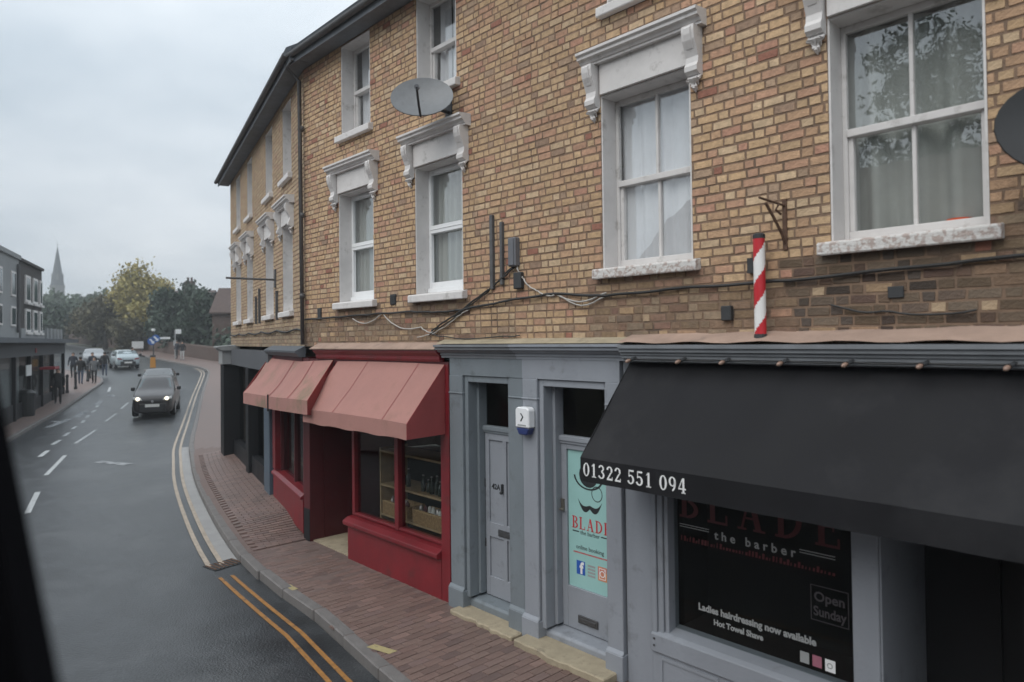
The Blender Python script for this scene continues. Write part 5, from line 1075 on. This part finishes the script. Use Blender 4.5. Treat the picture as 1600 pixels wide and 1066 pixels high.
house('chimney_house', 'house whose tall chimney shows behind the yellow tree', -39.5, 84, math.radians(-6), 7, 6, 4.6, 2.4, MT['rbrick'], MT['tile'], [0.4])
house('white_gable_house', 'small house with white gable left of the yellow tree on the hill', -70.5, 112, math.radians(60), 5, 3.4, 2.6, 2.2, MT['rbrick'], MT['tile'], None, MT['signw'])
op = FA.pt(-7.0, 21.0, 0); house('opposite_house', 'long brick house across the road mirrored in the upper windows', op.x, op.y, math.atan2(FA.e.y, FA.e.x) + math.pi, 20, 7, 6.6, 2.9, MT['rbrick'], MT['tile'], [-7, 4])
# church
cz = 8.0
chh = thing('church_spire', 'grey stone church tower with tall tapering spire rising over the trees', 'church', None, (-171, 260, cz), math.radians(33))
chh.scale = (0.84, 0.84, 1.0)
MB().box(-2.7, 2.7, -2.7, 2.7, 0, 16.8).build('tower', MT['spire'], chh)
MB().box(-2.95, 2.95, -2.95, 2.95, 16.8, 17.3).build('string_course', MT['spire'], chh)
sp = MB(); n = 8
ring0 = [(2.75 * (1 if abs(math.cos(a)) > 0.5 else 1) * math.cos(a) * 1.04, 2.75 * math.sin(a) * 1.04, 17.3) for a in [math.pi / 8 + k * math.pi / 4 for k in range(8)]]
sp.add(ring0 + [(0, 0, 32.7)], [(k, (k + 1) % 8, 8) for k in range(8)] + [tuple(range(8))[::-1]]); spo = sp.build('spire', MT['slatef'], chh)
for (a, b) in ((-1, -1), (1, -1), (1, 1), (-1, 1)):
    MB().add([(2.7 * a, 2.7 * b, 17.3), (0.9 * a, 2.7 * b, 17.3), (2.7 * a, 0.9 * b, 17.3), (1.35 * a, 1.35 * b, 20.6)], [(0, 1, 3), (0, 3, 2), (0, 2, 1), (1, 2, 3)]).build('broach', MT['slatef'], chh)
for k in range(4):
    a = k * math.pi / 2; c, s_ = math.cos(a), math.sin(a)
    lo = MB(); pts = [(-0.55, 11.6), (0.55, 11.6), (0.55, 14.2), (0, 15.3), (-0.55, 14.2)]
    lo.add([(c * x + s_ * 2.72, s_ * x - c * 2.72, z) for x, z in pts] + [(c * x + s_ * 2.6, s_ * x - c * 2.6, z) for x, z in pts], [(0, 1, 2, 3, 4)] + [(i, (i + 1) % 5, 5 + (i + 1) % 5, 5 + i) for i in range(5)])
    lo.build('belfry_louvre', MT['dbrick'], chh)
    lu = MB(); lu.add([(c * x + s_ * y, s_ * x - c * y, z) for x, y, z in ((-0.5, 2.3, 19.5), (0.5, 2.3, 19.5), (0.5, 2.3, 20.8), (0, 2.25, 22.0), (-0.5, 2.3, 20.8))] + [(0, 0, 20.5)], [(0, 1, 2, 3, 4), (0, 5, 1), (1, 5, 2), (2, 5, 3), (3, 5, 4), (4, 5, 0)]); lu.build('spire_light', MT['spire'], chh)
MB().tube([(0, 0, 32.5), (0, 0, 34)], 0.08, 5).build('finial', MT['iron'], chh)
MB().prism([(-4, 0), (4, 0), (4, 6), (0, 11), (-4, 6)], 3, 20, 'x').build('nave', MT['spire'], chh)
# boundary wall round the bend
bwp = catmull([(-19.4, 51), (-22.6, 56.6), (-27.0, 61.4), (-32.2, 67.4), (-38, 74), (-51, 88), (-70, 107)], 1.0)
q = MB(); hgt = 1.25
def bw(i, j):
    k = round(i * (len(bwp) - 1)); p = bwp[k]; tg = (bwp[min(k + 1, len(bwp) - 1)] - bwp[max(k - 1, 0)]).normalized(); nr = Vector((tg.y, -tg.x, 0))
    o, z = [(0, -0.4), (0, hgt), (0.05, hgt + 0.08), (0.25, hgt + 0.08), (0.3, hgt), (0.3, -0.4)][round(j * 5)]; v = p + nr * o; return (v.x, v.y, hr(v.y) + z)
q.grid(bw, len(bwp) - 1, 5); solo(q, 'boundary_wall', MT['rbrick'], 'low red brown wall curving round the outside of the bend', 'wall', None)

# ================================================================== TREES
def tree(label, x, y, h, rad, crown0, leaf, nclump=90, nleaf=55, ls=0.22, seed=1, z=None, spread=0.55, name='tree', group='trees along the bend', rz_=None):
    rs = random.Random(seed); zb = (hr(y) if z is None else z) - 0.2
    t = thing(name, label, 'tree', None, (x, y, zb), group=group)
    q = MB(); r0 = 0.035 * h + 0.05; hz_ = h * 0.72
    trunk = [(0.02 * h * math.sin(k), 0.02 * h * math.cos(k * 1.3), hz_ * k / 6) for k in range(7)]
    q.tube(trunk, [r0 * (1 - 0.13 * k) for k in range(7)], 8)
    cz_ = (crown0 + h) / 2; rz = rz_ or (h - crown0) / 2
    cl = []
    while len(cl) < nclump:
        v = Vector((rs.uniform(-1, 1), rs.uniform(-1, 1), rs.uniform(-1, 1))); l = v.length
        if l > 1 or l < 0.25: continue
        k = 0.80 + 0.42 * noise.noise(v * 1.7 + Vector((seed, 0, 0)))
        if l > k: continue
        cl.append(Vector((v.x * rad, v.y * rad, cz_ + v.z * rz)))
    for k in range(9):
        c = rs.choice(cl); s0 = Vector(trunk[rs.randint(2, 5)]); mid = s0.lerp(c, 0.5) + Vector((0, 0, 0.05 * h)); q.tube([s0, mid, c], [r0 * 0.4, r0 * 0.25, r0 * 0.08], 5)
    q.build('trunk', MT['bark'], t, smooth=True, fix=False)
    f = MB(); sp_ = rad * spread * 0.55
    for c in cl:
        sz = rs.uniform(0.6, 1.3)
        for _ in range(int(nleaf * sz)):
            p = c + Vector((rs.gauss(0, 1), rs.gauss(0, 1), rs.gauss(0, 0.8))) * sp_ * 0.5 * sz
            a = Vector((rs.gauss(0, 1), rs.gauss(0, 1), rs.gauss(0, 0.6))).normalized(); b = a.orthogonal().normalized(); b.rotate(Matrix.Rotation(rs.uniform(0, 6.28), 3, a)); s_ = ls * rs.uniform(0.6, 1.35)
            n_ = a.cross(b)
            f.add([p - b * s_, p + n_ * s_ * 0.55, p + b * s_, p - n_ * s_ * 0.55], [(0, 1, 2, 3)])
    f.build('crown', leaf, t, fix=False)
    return t
tree('tall yellow autumn tree on the outside of the bend', -46.0, 85, 10.4, 3.7, 2.2, MT['leafy'], 130, 60, 0.22, 1)
tree('smaller yellow green tree below the tall yellow tree', -43.0, 80, 6.2, 2.4, 1.0, MT['leafy'], 60, 50, 0.2, 2)
tree('dense dark green tree right of the yellow tree', -34.6, 72, 7.6, 2.7, 0.8, MT['leafd'], 120, 60, 0.22, 3)
tree('dark green tree beside the red brick house', -31.2, 69, 7.2, 2.1, 0.8, MT['leafd'], 90, 60, 0.2, 4)
tree('dark rounded tree between the yellow and the dense green tree', -38.5, 77, 7.0, 2.2, 0.8, MT['leafd'], 80, 55, 0.22, 5)
tree('olive brown bushy tree left of the yellow tree', -49.5, 84, 7.0, 2.7, 0.6, MT['leafb'], 90, 55, 0.22, 6)
tree('low olive tree behind the parked cars', -54.5, 90, 5.6, 2.6, 0.5, MT['leafb'], 80, 50, 0.22, 7)
tree('dark green tree under the church spire, far left', -105, 150, 7.6, 6.0, 1.0, MT['leafd'], 90, 50, 0.45, 8)
tree('dark green tree right of the church spire', -92, 142, 8.6, 5.5, 1.0, MT['leafm'], 90, 50, 0.45, 9)
tree('taller green tree between spire and yellow tree', -80, 133, 8.9, 4.6, 1.0, MT['leafm'], 90, 50, 0.4, 10)
tree('green tree on the hill behind the white gable', -68, 126, 7.5, 5.0, 0.8, MT['leafd'], 90, 50, 0.4, 11)
tree('dark low tree behind the dark brick building', -62, 92, 6.0, 4.5, 0.5, MT['leafd'], 90, 50, 0.32, 12)
tree('dark tree behind the flat roofed shops', -48, 66, 5.6, 3.4, 0.4, MT['leafd'], 80, 50, 0.28, 13)
tree('dark shrubby tree against the boundary wall', -42.5, 76.5, 4.4, 2.0, 0.3, MT['leafb'], 60, 50, 0.2, 14)
tree('dark tree behind the bus stop', -35.5, 76, 5.6, 2.6, 0.4, MT['leafd'], 80, 50, 0.22, 15)
tree('green tree behind the red brick house', -27.5, 78, 8.2, 3.2, 1.2, MT['leafm'], 80, 50, 0.25, 16)
# trees on the other side of the street, behind the camera (they show in the panes)
op = FA.pt(-9.2, 27.5, 0); tree('tall tree across the road mirrored in the right window', op.x, op.y, 18.5, 2.8, 6.0, MT['leafd'], 90, 110, 0.11, 21, z=0, spread=0.45, group='trees across the road')
op = FA.pt(-13.2, 28, 0); tree('smaller tree across the road mirrored in the right window', op.x, op.y, 13.4, 2.4, 5.0, MT['leafd'], 60, 90, 0.10, 22, z=0, group='trees across the road')
hg_ = MB()                                             # hedge behind the boundary wall
rs = random.Random(31)
hp = catmull([(-20.5, 55.5), (-25.5, 62.2), (-31.5, 69.5), (-38.2, 77), (-51, 91), (-70, 110)], 0.6)
for p in hp:
    for _ in range(75):
        v = Vector((p.x + rs.gauss(0.4, 0.7), p.y + rs.gauss(0.5, 0.6), hr(p.y) + abs(rs.gauss(0, 1.0)) + 0.1)); a = Vector((rs.gauss(0, 1), rs.gauss(0, 1), rs.gauss(0, 1))).normalized(); b = a.orthogonal() * 0.22; n_ = a.cross(b)
        hg_.add([v - b, v + n_ * 0.6, v + b, v - n_ * 0.6], [(0, 1, 2, 3)])
o = hg_.build('hedge', MT['leafd'], fix=False); tag(o, 'dark straggling hedge along the top of the boundary wall', 'hedge', kind='stuff')

# ================================================================== VEHICLES
def car(label, x, y, heading, body, L=4.4, W=1.78, H=1.6, lit=False, rear=False, kind='mpv', name='parked_car'):
    """local -Y is the end that faces the camera"""
    t = thing(name, label, 'car', None, (x, y, hr(y) + 0.008), heading)
    h = W / 2
    # side stations: (y, lower z, belt z, top z, half width at belt, half width at top)
    if kind == 'mpv': S = [(-L / 2, 0.22, 0.72, 0.76, 0.80, 0.72), (-L / 2 + 0.12, 0.16, 0.86, 0.90, 0.94, 0.82), (-L / 2 + 0.85, 0.15, 1.00, 1.06, 1.0, 0.86), (-L / 2 + 1.05, 0.15, 1.02, 1.12, 1.0, 0.84), (-L / 2 + 1.75, 0.15, 1.02, H - 0.05, 1.0, 0.74), (-0.1, 0.15, 1.02, H, 1.0, 0.74), (L / 2 - 0.7, 0.15, 1.04, H - 0.02, 1.0, 0.74), (L / 2 - 0.2, 0.16, 1.04, H - 0.10, 0.97, 0.70), (L / 2, 0.22, 0.95, 1.02, 0.90, 0.80)]
    else: S = [(-L / 2, 0.34, 0.82, 0.88, 0.84, 0.72), (-L / 2 + 0.1, 0.26, 0.92, 1.0, 0.95, 0.82), (-L / 2 + 0.35, 0.22, 0.98, 1.18, 0.98, 0.78), (-L / 2 + 0.75, 0.22, 0.98, H - 0.04, 1.0, 0.72), (-0.1, 0.22, 0.96, H, 1.0, 0.72), (0.7, 0.22, 0.96, H - 0.06, 1.0, 0.73), (L / 2 - 1.1, 0.22, 0.95, 1.02, 1.0, 0.84), (L / 2 - 0.15, 0.25, 0.80, 0.84, 0.92, 0.80), (L / 2, 0.34, 0.66, 0.70, 0.82, 0.70)]
    q = MB(); ring = []
    for (yy, zl, zb, zt, wb_, wt) in S:
        hs = h * wb_
        half = [(0, zl), (hs * 0.80, zl), (hs * 0.95, zl + 0.10), (hs, zl + 0.32 * (zb - zl) + 0.06), (hs * 0.985, lerp(zl, zb, 0.75)), (hs * 0.95, zb), (lerp(hs * 0.95, h * wt, 0.92), lerp(zb, zt, 0.92)), (h * wt * 0.86, zt), (0, zt + 0.015)]
        ring.append([(a, yy, b) for a, b in half] + [(-a, yy, b) for a, b in half[-2:0:-1]])
    n = len(ring[0]); b0 = 0
    for r in ring: q.v += r
    for i in range(len(ring) - 1):
        for k in range(n): q.f.append([i * n + k, i * n + (k + 1) % n, (i + 1) * n + (k + 1) % n, (i + 1) * n + k]); q.m.append(0)
    q.f.append(list(range(n))); q.m.append(0); q.f.append([(len(ring) - 1) * n + k for k in range(n)]); q.m.append(0)
    bo = q.build('body', body, t, smooth=True)
    md = bo.modifiers.new('sub', 'SUBSURF'); md.levels = 2; md.render_levels = 2
    def glassq(pts, nm='side_glass'):
        g = MB(); P4 = [Vector(p) for p in pts]; nrm = (P4[1] - P4[0]).cross(P4[3] - P4[0]).normalized()
        g.slab(*P4, 0.012); return g.build(nm, MT['cglass'], t)
    # glazing just proud of the skin
    i0, i1 = (3, 4) if kind == 'mpv' else (2, 3)
    a, b = S[i0], S[i1]; f = -0.022
    glassq([(-h * 0.80, a[0] - 0.02, a[3] + 0.00), (h * 0.80, a[0] - 0.02, a[3] + 0.0), (h * 0.66, b[0] - 0.045, b[3] - 0.05), (-h * 0.66, b[0] - 0.045, b[3] - 0.05)], 'windscreen' if not rear else 'rear_window')
    sy0 = b[0] + 0.05; sy1 = (S[6][0] if kind == 'mpv' else 0.95)
    for sg in (-1, 1):
        ys = [sy0 - 0.25, lerp(sy0, sy1, 0.33), lerp(sy0, sy1, 0.36), sy1]
        for (ya, yb, k0) in ((ys[0], ys[1], 0.15), (ys[2], ys[3], 0.0)):
            glassq([(sg * h * 0.965, ya, 1.05), (sg * h * 0.965, yb, 1.05), (sg * h * 0.80, yb, H - 0.13), (sg * h * 0.80, ya + (0.35 if k0 else 0), H - 0.13)])
        m_ = MB().box(min(sg * h * 1.0, sg * h * 1.2), max(sg * h * 1.0, sg * h * 1.2), sy0 - 0.32, sy0 - 0.20, 1.02, 1.17).build('door_mirror', MT['cplas'], t, bevel=0.03)
    fy = -L / 2
    for sg in (-1, 1):
        l_ = MB(); cxl = sg * h * 0.66
        l_.prism([(cxl - sg * 0.16, 0.70), (cxl + sg * 0.17, 0.76), (cxl + sg * 0.19, 0.86), (cxl - sg * 0.10, 0.82)], fy + 0.005, fy + 0.14, 'y'); lo = l_.build('tail_lamp' if rear else 'headlight', MT['tail'] if rear else MT['lampoff'], t, bevel=0.01)
        if lit: MB().lathe([(0.075, 0), (0.075, 0.03), (0.05, 0.05)], 0, 0, 12).build('lamp_lens', MT['lamp'], lo).matrix_local = Matrix.Translation((cxl, fy - 0.002, 0.775)) @ Matrix.Rotation(math.radians(90), 4, 'X')
    g = MB().box(-h * 0.62, h * 0.62, fy - 0.035, fy + 0.06, 0.22, 0.58).build('bumper', MT['cplas'], t, bevel=0.03)
    g = MB().box(-h * 0.42, h * 0.42, fy - 0.012, fy + 0.05, 0.60, 0.71).build('grille', MT['cplas'], t, bevel=0.01)
    MB().box(-0.26, 0.26, fy - 0.052, fy - 0.036, 0.44, 0.555).build('number_plate', MT['plate'], t)
    if not rear: MB().lathe([(0.05, 0), (0.05, 0.012)], 0, 0, 10).build('badge', MT['hub'], t).matrix_local = Matrix.Translation((0, fy - 0.014, 0.66)) @ Matrix.Rotation(math.radians(90), 4, 'X')
    for sg in (-1, 1):
        for yy in (-L / 2 + 0.82, L / 2 - 0.80):
            prof = [(0.20, -0.1), (0.30, -0.1), (0.315, -0.06), (0.315, 0.06), (0.30, 0.1), (0.20, 0.1)]
            w_ = MB().lathe(prof, 0, 0, 20).build('wheel', MT['tyre'], t, smooth=False); w_.matrix_local = Matrix.Translation((sg * (h - 0.10), yy, 0.315)) @ Matrix.Rotation(math.radians(90), 4, 'Y')
            hb = MB().lathe([(0.02, 0.10), (0.19, 0.102), (0.2, 0.085)] if sg > 0 else [(0.2, -0.085), (0.19, -0.102), (0.02, -0.10)], 0, 0, 16).build('hub_cap', MT['hub'], w_)
    return t
RD = lambda a: math.radians(a)
car('dark brown people carrier with headlights on coming down the road', -15.5, 30.2, RD(22), MT['cbrown'], 4.2, 1.60, 1.62, lit=True, name='people_carrier')
car('dark hatchback half hidden behind the brown people carrier', -19.2, 37.6, RD(24), MT['cdark'], 4.0, 1.66, 1.42, name='hatchback')
car('pale silver hatchback on the left lane before the bend', -31.0, 55.2, RD(38), MT['csilver'], 3.9, 1.72, 1.5, rear=True, kind='hatch', name='hatchback')
car('pale grey car with bright bonnet left of the silver hatchback', -34.6, 57.2, RD(32), MT['cwhite'], 4.2, 1.75, 1.5, kind='mpv', name='estate_car')

# ================================================================== PEOPLE
def person(label, x, y, rz, coat, legs, h=1.70, stride=0.12, hairm='hair', lean=0.0, z=None, bag=False):
    zg = (hr(y) + 0.11) if z is None else z; k = h / 1.72
    t = thing('person', label, 'person', None, (x, y, zg), rz, group='people on the pavements')
    V = {'pel': (0, 0, 0.92, 0.150, 0.11), 'wst': (0, 0.0, 1.06, 0.145, 0.105), 'chs': (0, lean * 0.5 + 0.0, 1.28, 0.175, 0.12), 'nck': (0, lean + 0.0, 1.46, 0.062, 0.062), 'hd': (0, lean - 0.02, 1.575, 0.088, 0.098), 'top': (0, lean - 0.01, 1.665, 0.065, 0.075)}
    E = [('pel', 'wst'), ('wst', 'chs'), ('chs', 'nck'), ('nck', 'hd'), ('hd', 'top')]
    for s_, sg in (('l', -1), ('r', 1)):
        st = stride * sg
        V['sh' + s_] = (sg * 0.185, lean * 0.9, 1.38, 0.070, 0.070); V['el' + s_] = (sg * 0.25, lean * 0.6 + st * 0.5 + 0.03, 1.11, 0.052, 0.052); V['wr' + s_] = (sg * 0.245, lean * 0.3 + st - 0.08, 0.88, 0.036, 0.036); V['hn' + s_] = (sg * 0.24, lean * 0.3 + st * 1.1 - 0.10, 0.79, 0.034, 0.022)
        V['hp' + s_] = (sg * 0.095, 0, 0.84, 0.095, 0.095); V['kn' + s_] = (sg * 0.10, -st * 0.7 - 0.03, 0.48, 0.062, 0.065); V['an' + s_] = (sg * 0.10, -st * 1.4 + 0.02, 0.09, 0.042, 0.048); V['to' + s_] = (sg * 0.115, -st * 1.4 - 0.15, 0.035, 0.038, 0.030)
        E += [('chs', 'sh' + s_), ('sh' + s_, 'el' + s_), ('el' + s_, 'wr' + s_), ('wr' + s_, 'hn' + s_), ('pel', 'hp' + s_), ('hp' + s_, 'kn' + s_), ('kn' + s_, 'an' + s_), ('an' + s_, 'to' + s_)]
    names = list(V); me = bpy.data.meshes.new('body'); me.from_pydata([tuple(c * k for c in V[n][:3]) for n in names], [(names.index(a), names.index(b)) for a, b in E], [])
    o = bpy.data.objects.new('body', me); COL.objects.link(o)
    md = o.modifiers.new('skin', 'SKIN'); md.use_smooth_shade = True
    for i, n in enumerate(names):
        sv = me.skin_vertices[0].data[i]; sv.radius = (V[n][3] * k, V[n][4] * k); sv.use_root = (n == 'pel')
    md2 = o.modifiers.new('sub', 'SUBSURF'); md2.levels = 1; md2.render_levels = 1
    dg = bpy.context.evaluated_depsgraph_get(); nm = bpy.data.meshes.new_from_object(o.evaluated_get(dg)); o.modifiers.clear(); o.data = nm; o.parent = t
    for mm in (coat, legs, MT['skin'], MT['cplas']): nm.materials.append(mm)
    for p in nm.polygons:
        c = p.center / k; p.use_smooth = True
        p.material_index = 3 if c.z < 0.10 else (2 if (c.z > 1.47 or (abs(c.x) > 0.18 and c.z < 0.86)) else (1 if c.z < 0.84 else 0))
    q = MB()
    for i in range(9):
        for j in range(14):
            a = math.pi * i / 8; b = 2 * math.pi * j / 14; q.v.append((0.094 * k * math.sin(a) * math.cos(b), (lean + 0.022) * k + 0.105 * k * math.sin(a) * math.sin(b), (1.615 + 0.098 * math.cos(a)) * k))
    for i in range(8):
        for j in range(14): q.f.append([i * 14 + j, i * 14 + (j + 1) % 14, (i + 1) * 14 + (j + 1) % 14, (i + 1) * 14 + j]); q.m.append(0)
    q.build('hair', MT[hairm], t, smooth=True)
    if bag: MB().box(0.20, 0.34, -0.16, 0.12, 0.62, 0.86).build('bag', MT['ctblk'], t, bevel=0.02)
    return t
person('person in black coat walking beside the bollards, nearest the shops', -26.6, 42.6, RD(200), MT['ctblk'], MT['ctjean'], 1.72, 0.12)
person('person in grey coat walking on the left pavement', -26.0, 43.0, RD(20), MT['ctgrey'], MT['ctblk'], 1.66, 0.10)
person('person in navy coat with pale trousers by the left kerb', -28.6, 47.1, RD(40), MT['ctnavy'], MT['ctpale'], 1.70, 0.14)
person('person in navy coat left of the pale trousers by the kerb', -29.6, 46.6, RD(20), MT['ctnavy'], MT['ctblk'], 1.74, 0.08)
person('person in black right of the pale trousers by the kerb', -28.3, 48.0, RD(210), MT['ctblk'], MT['ctjean'], 1.68, 0.10)
person('person in dark coat crossing right of the silver hatchback', -30.0, 54.6, RD(120), MT['ctblk'], MT['ctnavy'], 1.74, 0.16, z=hr(54.6) + 0.004)
person('person in black with pale trousers at the bus stop', -29.3, 61.4, RD(20), MT['ctblk'], MT['ctpale'], 1.72, 0.05)
person('person in navy next to the bus stop pole', -30.6, 63.1, RD(-30), MT['ctnavy'], MT['ctblk'], 1.70, 0.05)
person('person in dark clothes standing outside the dark shops', -21.75, 33.1, RD(30), MT['ctblk'], MT['ctblk'], 1.74, 0.08)

# ================================================================== STREET FURNITURE
for (x, y, lb_) in ((-24.4, 37.9, 'black bollard nearest the camera on the left kerb'), (-25.2, 39.9, 'second black bollard along the left kerb'), (-27.2, 44.3, 'third black bollard along the left kerb'), (-28.3, 46.3, 'farthest black bollard on the left kerb')):
    b = thing('bollard', lb_, 'bollard', None, (x, y, hr(y) + 0.11), group='bollards on the left kerb')
    MB().lathe([(0.09, -0.02), (0.09, 0.14), (0.07, 0.18), (0.065, 0.85), (0.085, 0.87), (0.085, 0.93)], 0, 0, 12).build('post', MT['iron'], b, smooth=False); MB().lathe([(0.08, 0.93), (0.075, 0.98), (0.03, 1.03)], 0, 0, 12).build('cap', MT['iron'], b, smooth=True)
lb2 = thing('litter_bin', 'black litter bin on the left pavement outside the dark shops', 'bin', None, (-20.3, 28.9, hr(28.9) + 0.11))
MB().lathe([(0.28, -0.02), (0.30, 0.1), (0.32, 0.85)], 0, 0, 14).build('drum', MT['iron'], lb2); MB().lathe([(0.33, 0.85), (0.34, 0.95), (0.2, 1.08)], 0, 0, 14).build('lid', MT['iron'], lb2)
ix, iy, iz = -27.3, 52.6, hr(52.6) + 0.11
sg_ = thing('keep_left_sign', 'sign pole with blue round signs on the traffic island', 'sign', None, (ix, iy, iz), RD(28))
MB().tube([(0, 0, 0), (0, 0, 2.9)], 0.045, 8).build('pole', MT['iron'], sg_)
for dx, z in ((-0.12, 2.15), (0.16, 2.35)):
    d_ = MB().lathe([(0.29, 0), (0.29, 0.02)], 0, 0, 20).build('round_sign', MT['blue'], sg_); d_.matrix_local = Matrix.Translation((dx, -0.06, z)) @ Matrix.Rotation(RD(90), 4, 'X')
    ar = MB(); ar.add([(-0.16, -0.083, 0.13), (-0.05, -0.083, 0.18), (0.12, -0.083, -0.04), (0.18, -0.083, 0.03), (0.17, -0.083, -0.19), (-0.04, -0.083, -0.15), (0.03, -0.083, -0.10)], [(0, 1, 2, 6), (3, 4, 5, 6, 2)]); a_o = ar.build('arrow', MT['signw'], sg_, fix=False); a_o.location = (dx, 0, z)
MB().box(0.3, 1.15, -0.04, -0.02, 2.3, 2.46).build('finger_sign', MT['signw'], sg_)
MB().lathe([(0.1, 2.9), (0.14, 3.0), (0.1, 3.1)], 0, 0, 10).build('lamp_head', MT['signw'], sg_)
tbq = thing('traffic_bollard', 'amber traffic bollard at the foot of the blue signs', 'bollard', None, (ix + 0.22, iy - 0.5, iz), RD(28))
MB().lathe([(0.24, -0.01), (0.24, 0.1), (0.2, 0.14)], 0, 0, 12).build('base', MT['iron'], tbq)
MB().prism([(-0.2, 0.14), (0.2, 0.14), (0.17, 0.85), (0.12, 0.95), (-0.12, 0.95), (-0.17, 0.85)], -0.12, 0.12, 'y').build('shell', MT['amber'], tbq, bevel=0.02)
MB().box(-0.19, 0.19, -0.13, 0.13, 0.951, 1.10).build('top_cap', MT['iron'], tbq, bevel=0.02)
wb2 = thing('notice_board', 'plain white notice board on posts above the boundary wall', 'sign', None, (-40.2, 74.2, hr(74.2) - 0.5), RD(30))
MB().box(-0.55, 0.55, -0.03, 0.0, 1.0, 1.75).build('board', MT['signw'], wb2)
for sx in (-0.45, 0.45): MB().box(sx - 0.04, sx + 0.04, 0.001, 0.08, -0.1, 1.8).build('post', MT['iron'], wb2)
bst = thing('bus_stop', 'bus stop pole with pale flag sign by the waiting people', 'bus stop', None, (-31.0, 63.6, hr(63.6) + 0.1), RD(25))
MB().tube([(0, 0, 0), (0, 0, 2.6)], 0.05, 8).build('pole', MT['lgrey'], bst); MB().box(0.0, 0.5, -0.02, 0.02, 2.3, 2.72).build('flag', MT['signw'], bst); MB().box(-0.16, 0.16, -0.09, -0.05, 1.2, 1.7).build('timetable', MT['lgrey'], bst)
lc = thing('street_lamp', 'thin street lamp rising beyond the end of the terrace', 'street lamp', None, (-21.6, 60.5, hr(60.5)), RD(0))
MB().tube([(0, 0, -0.1), (0, 0, 7.0), (-0.3, 0, 7.4), (-1.5, 0, 7.6)], [0.08, 0.06, 0.05, 0.04], 8).build('column', MT['pipe'], lc); MB().box(-2.0, -1.4, -0.1, 0.1, 7.52, 7.64).build('lantern', MT['boxg'], lc, bevel=0.02)

# ================================================================== THE BUS THE PICTURE IS TAKEN FROM
FW = Frame((math.cos(TH) * 0.13, math.sin(TH) * 0.13, 0), TH)     # the window plane beside the camera, parallel to the terrace
bus = thing('bus', 'out of focus black window pillar and panel of the bus, lower left corner', 'bus', FW, (-1.9, 0, 0.0))
def wpl(x, y, w=0.0):
    d = ray(x, y); t = (FW.o - FW.n * w - CAMP).dot(FW.n) / d.dot(FW.n); p = CAMP + d * t; return (p - FW.o).dot(FW.e), p.z
uA, zA = wpl(-22, 600); uB, zB_ = wpl(66, 1066)
q = MB(); dz = zB_ - zA; k = 0.9
def onl(z): return uA + (uB - uA) * (z - zA) / dz
zt_, zl_ = zA + 0.35, zB_ - 0.6
q.prism([(onl(zt_), zt_), (onl(zl_), zl_), (onl(zl_) - 1.6, zl_), (onl(zt_) - 1.6, zt_)], -0.015, 0.015, 'y'); q.build('window_pillar', MT['busblk'], bus)
MB().wb(-4.5, 1.6, -0.03, 0.03, 0.35, 2.35).build('side_panel', MT['busblk'], bus)
wh = MB().lathe([(0.3, -0.14), (0.46, -0.14), (0.48, -0.1), (0.48, 0.1), (0.46, 0.14), (0.3, 0.14)], 0, 0, 24).build('wheel', MT['tyre'], bus); wh.matrix_local = Matrix.Translation((-1.2 + 1.9, 0.22, 0.40)) @ Matrix.Rotation(RD(90), 4, 'X')

# ================================================================== DAMP AIR
hb = MB().box(-230, 60, -45, 330, -2.5, 46)
ho = hb.build('haze', MT['road']); ho['kind'] = 'stuff'; ho['label'] = 'thin damp haze filling the street'; ho['category'] = 'haze'
hm = bpy.data.materials.new('haze'); hm.use_nodes = True; ht = hm.node_tree; ht.nodes.clear()
hv = ht.nodes.new('ShaderNodeVolumePrincipled'); hv.inputs['Color'].default_value = (0.86, 0.90, 0.94, 1); hv.inputs['Density'].default_value = 0.0014; hv.inputs['Anisotropy'].default_value = 0.2
hx = ht.nodes.new('ShaderNodeOutputMaterial'); ht.links.new(hv.outputs[0], hx.inputs['Volume']); ho.data.materials.clear(); ho.data.materials.append(hm)
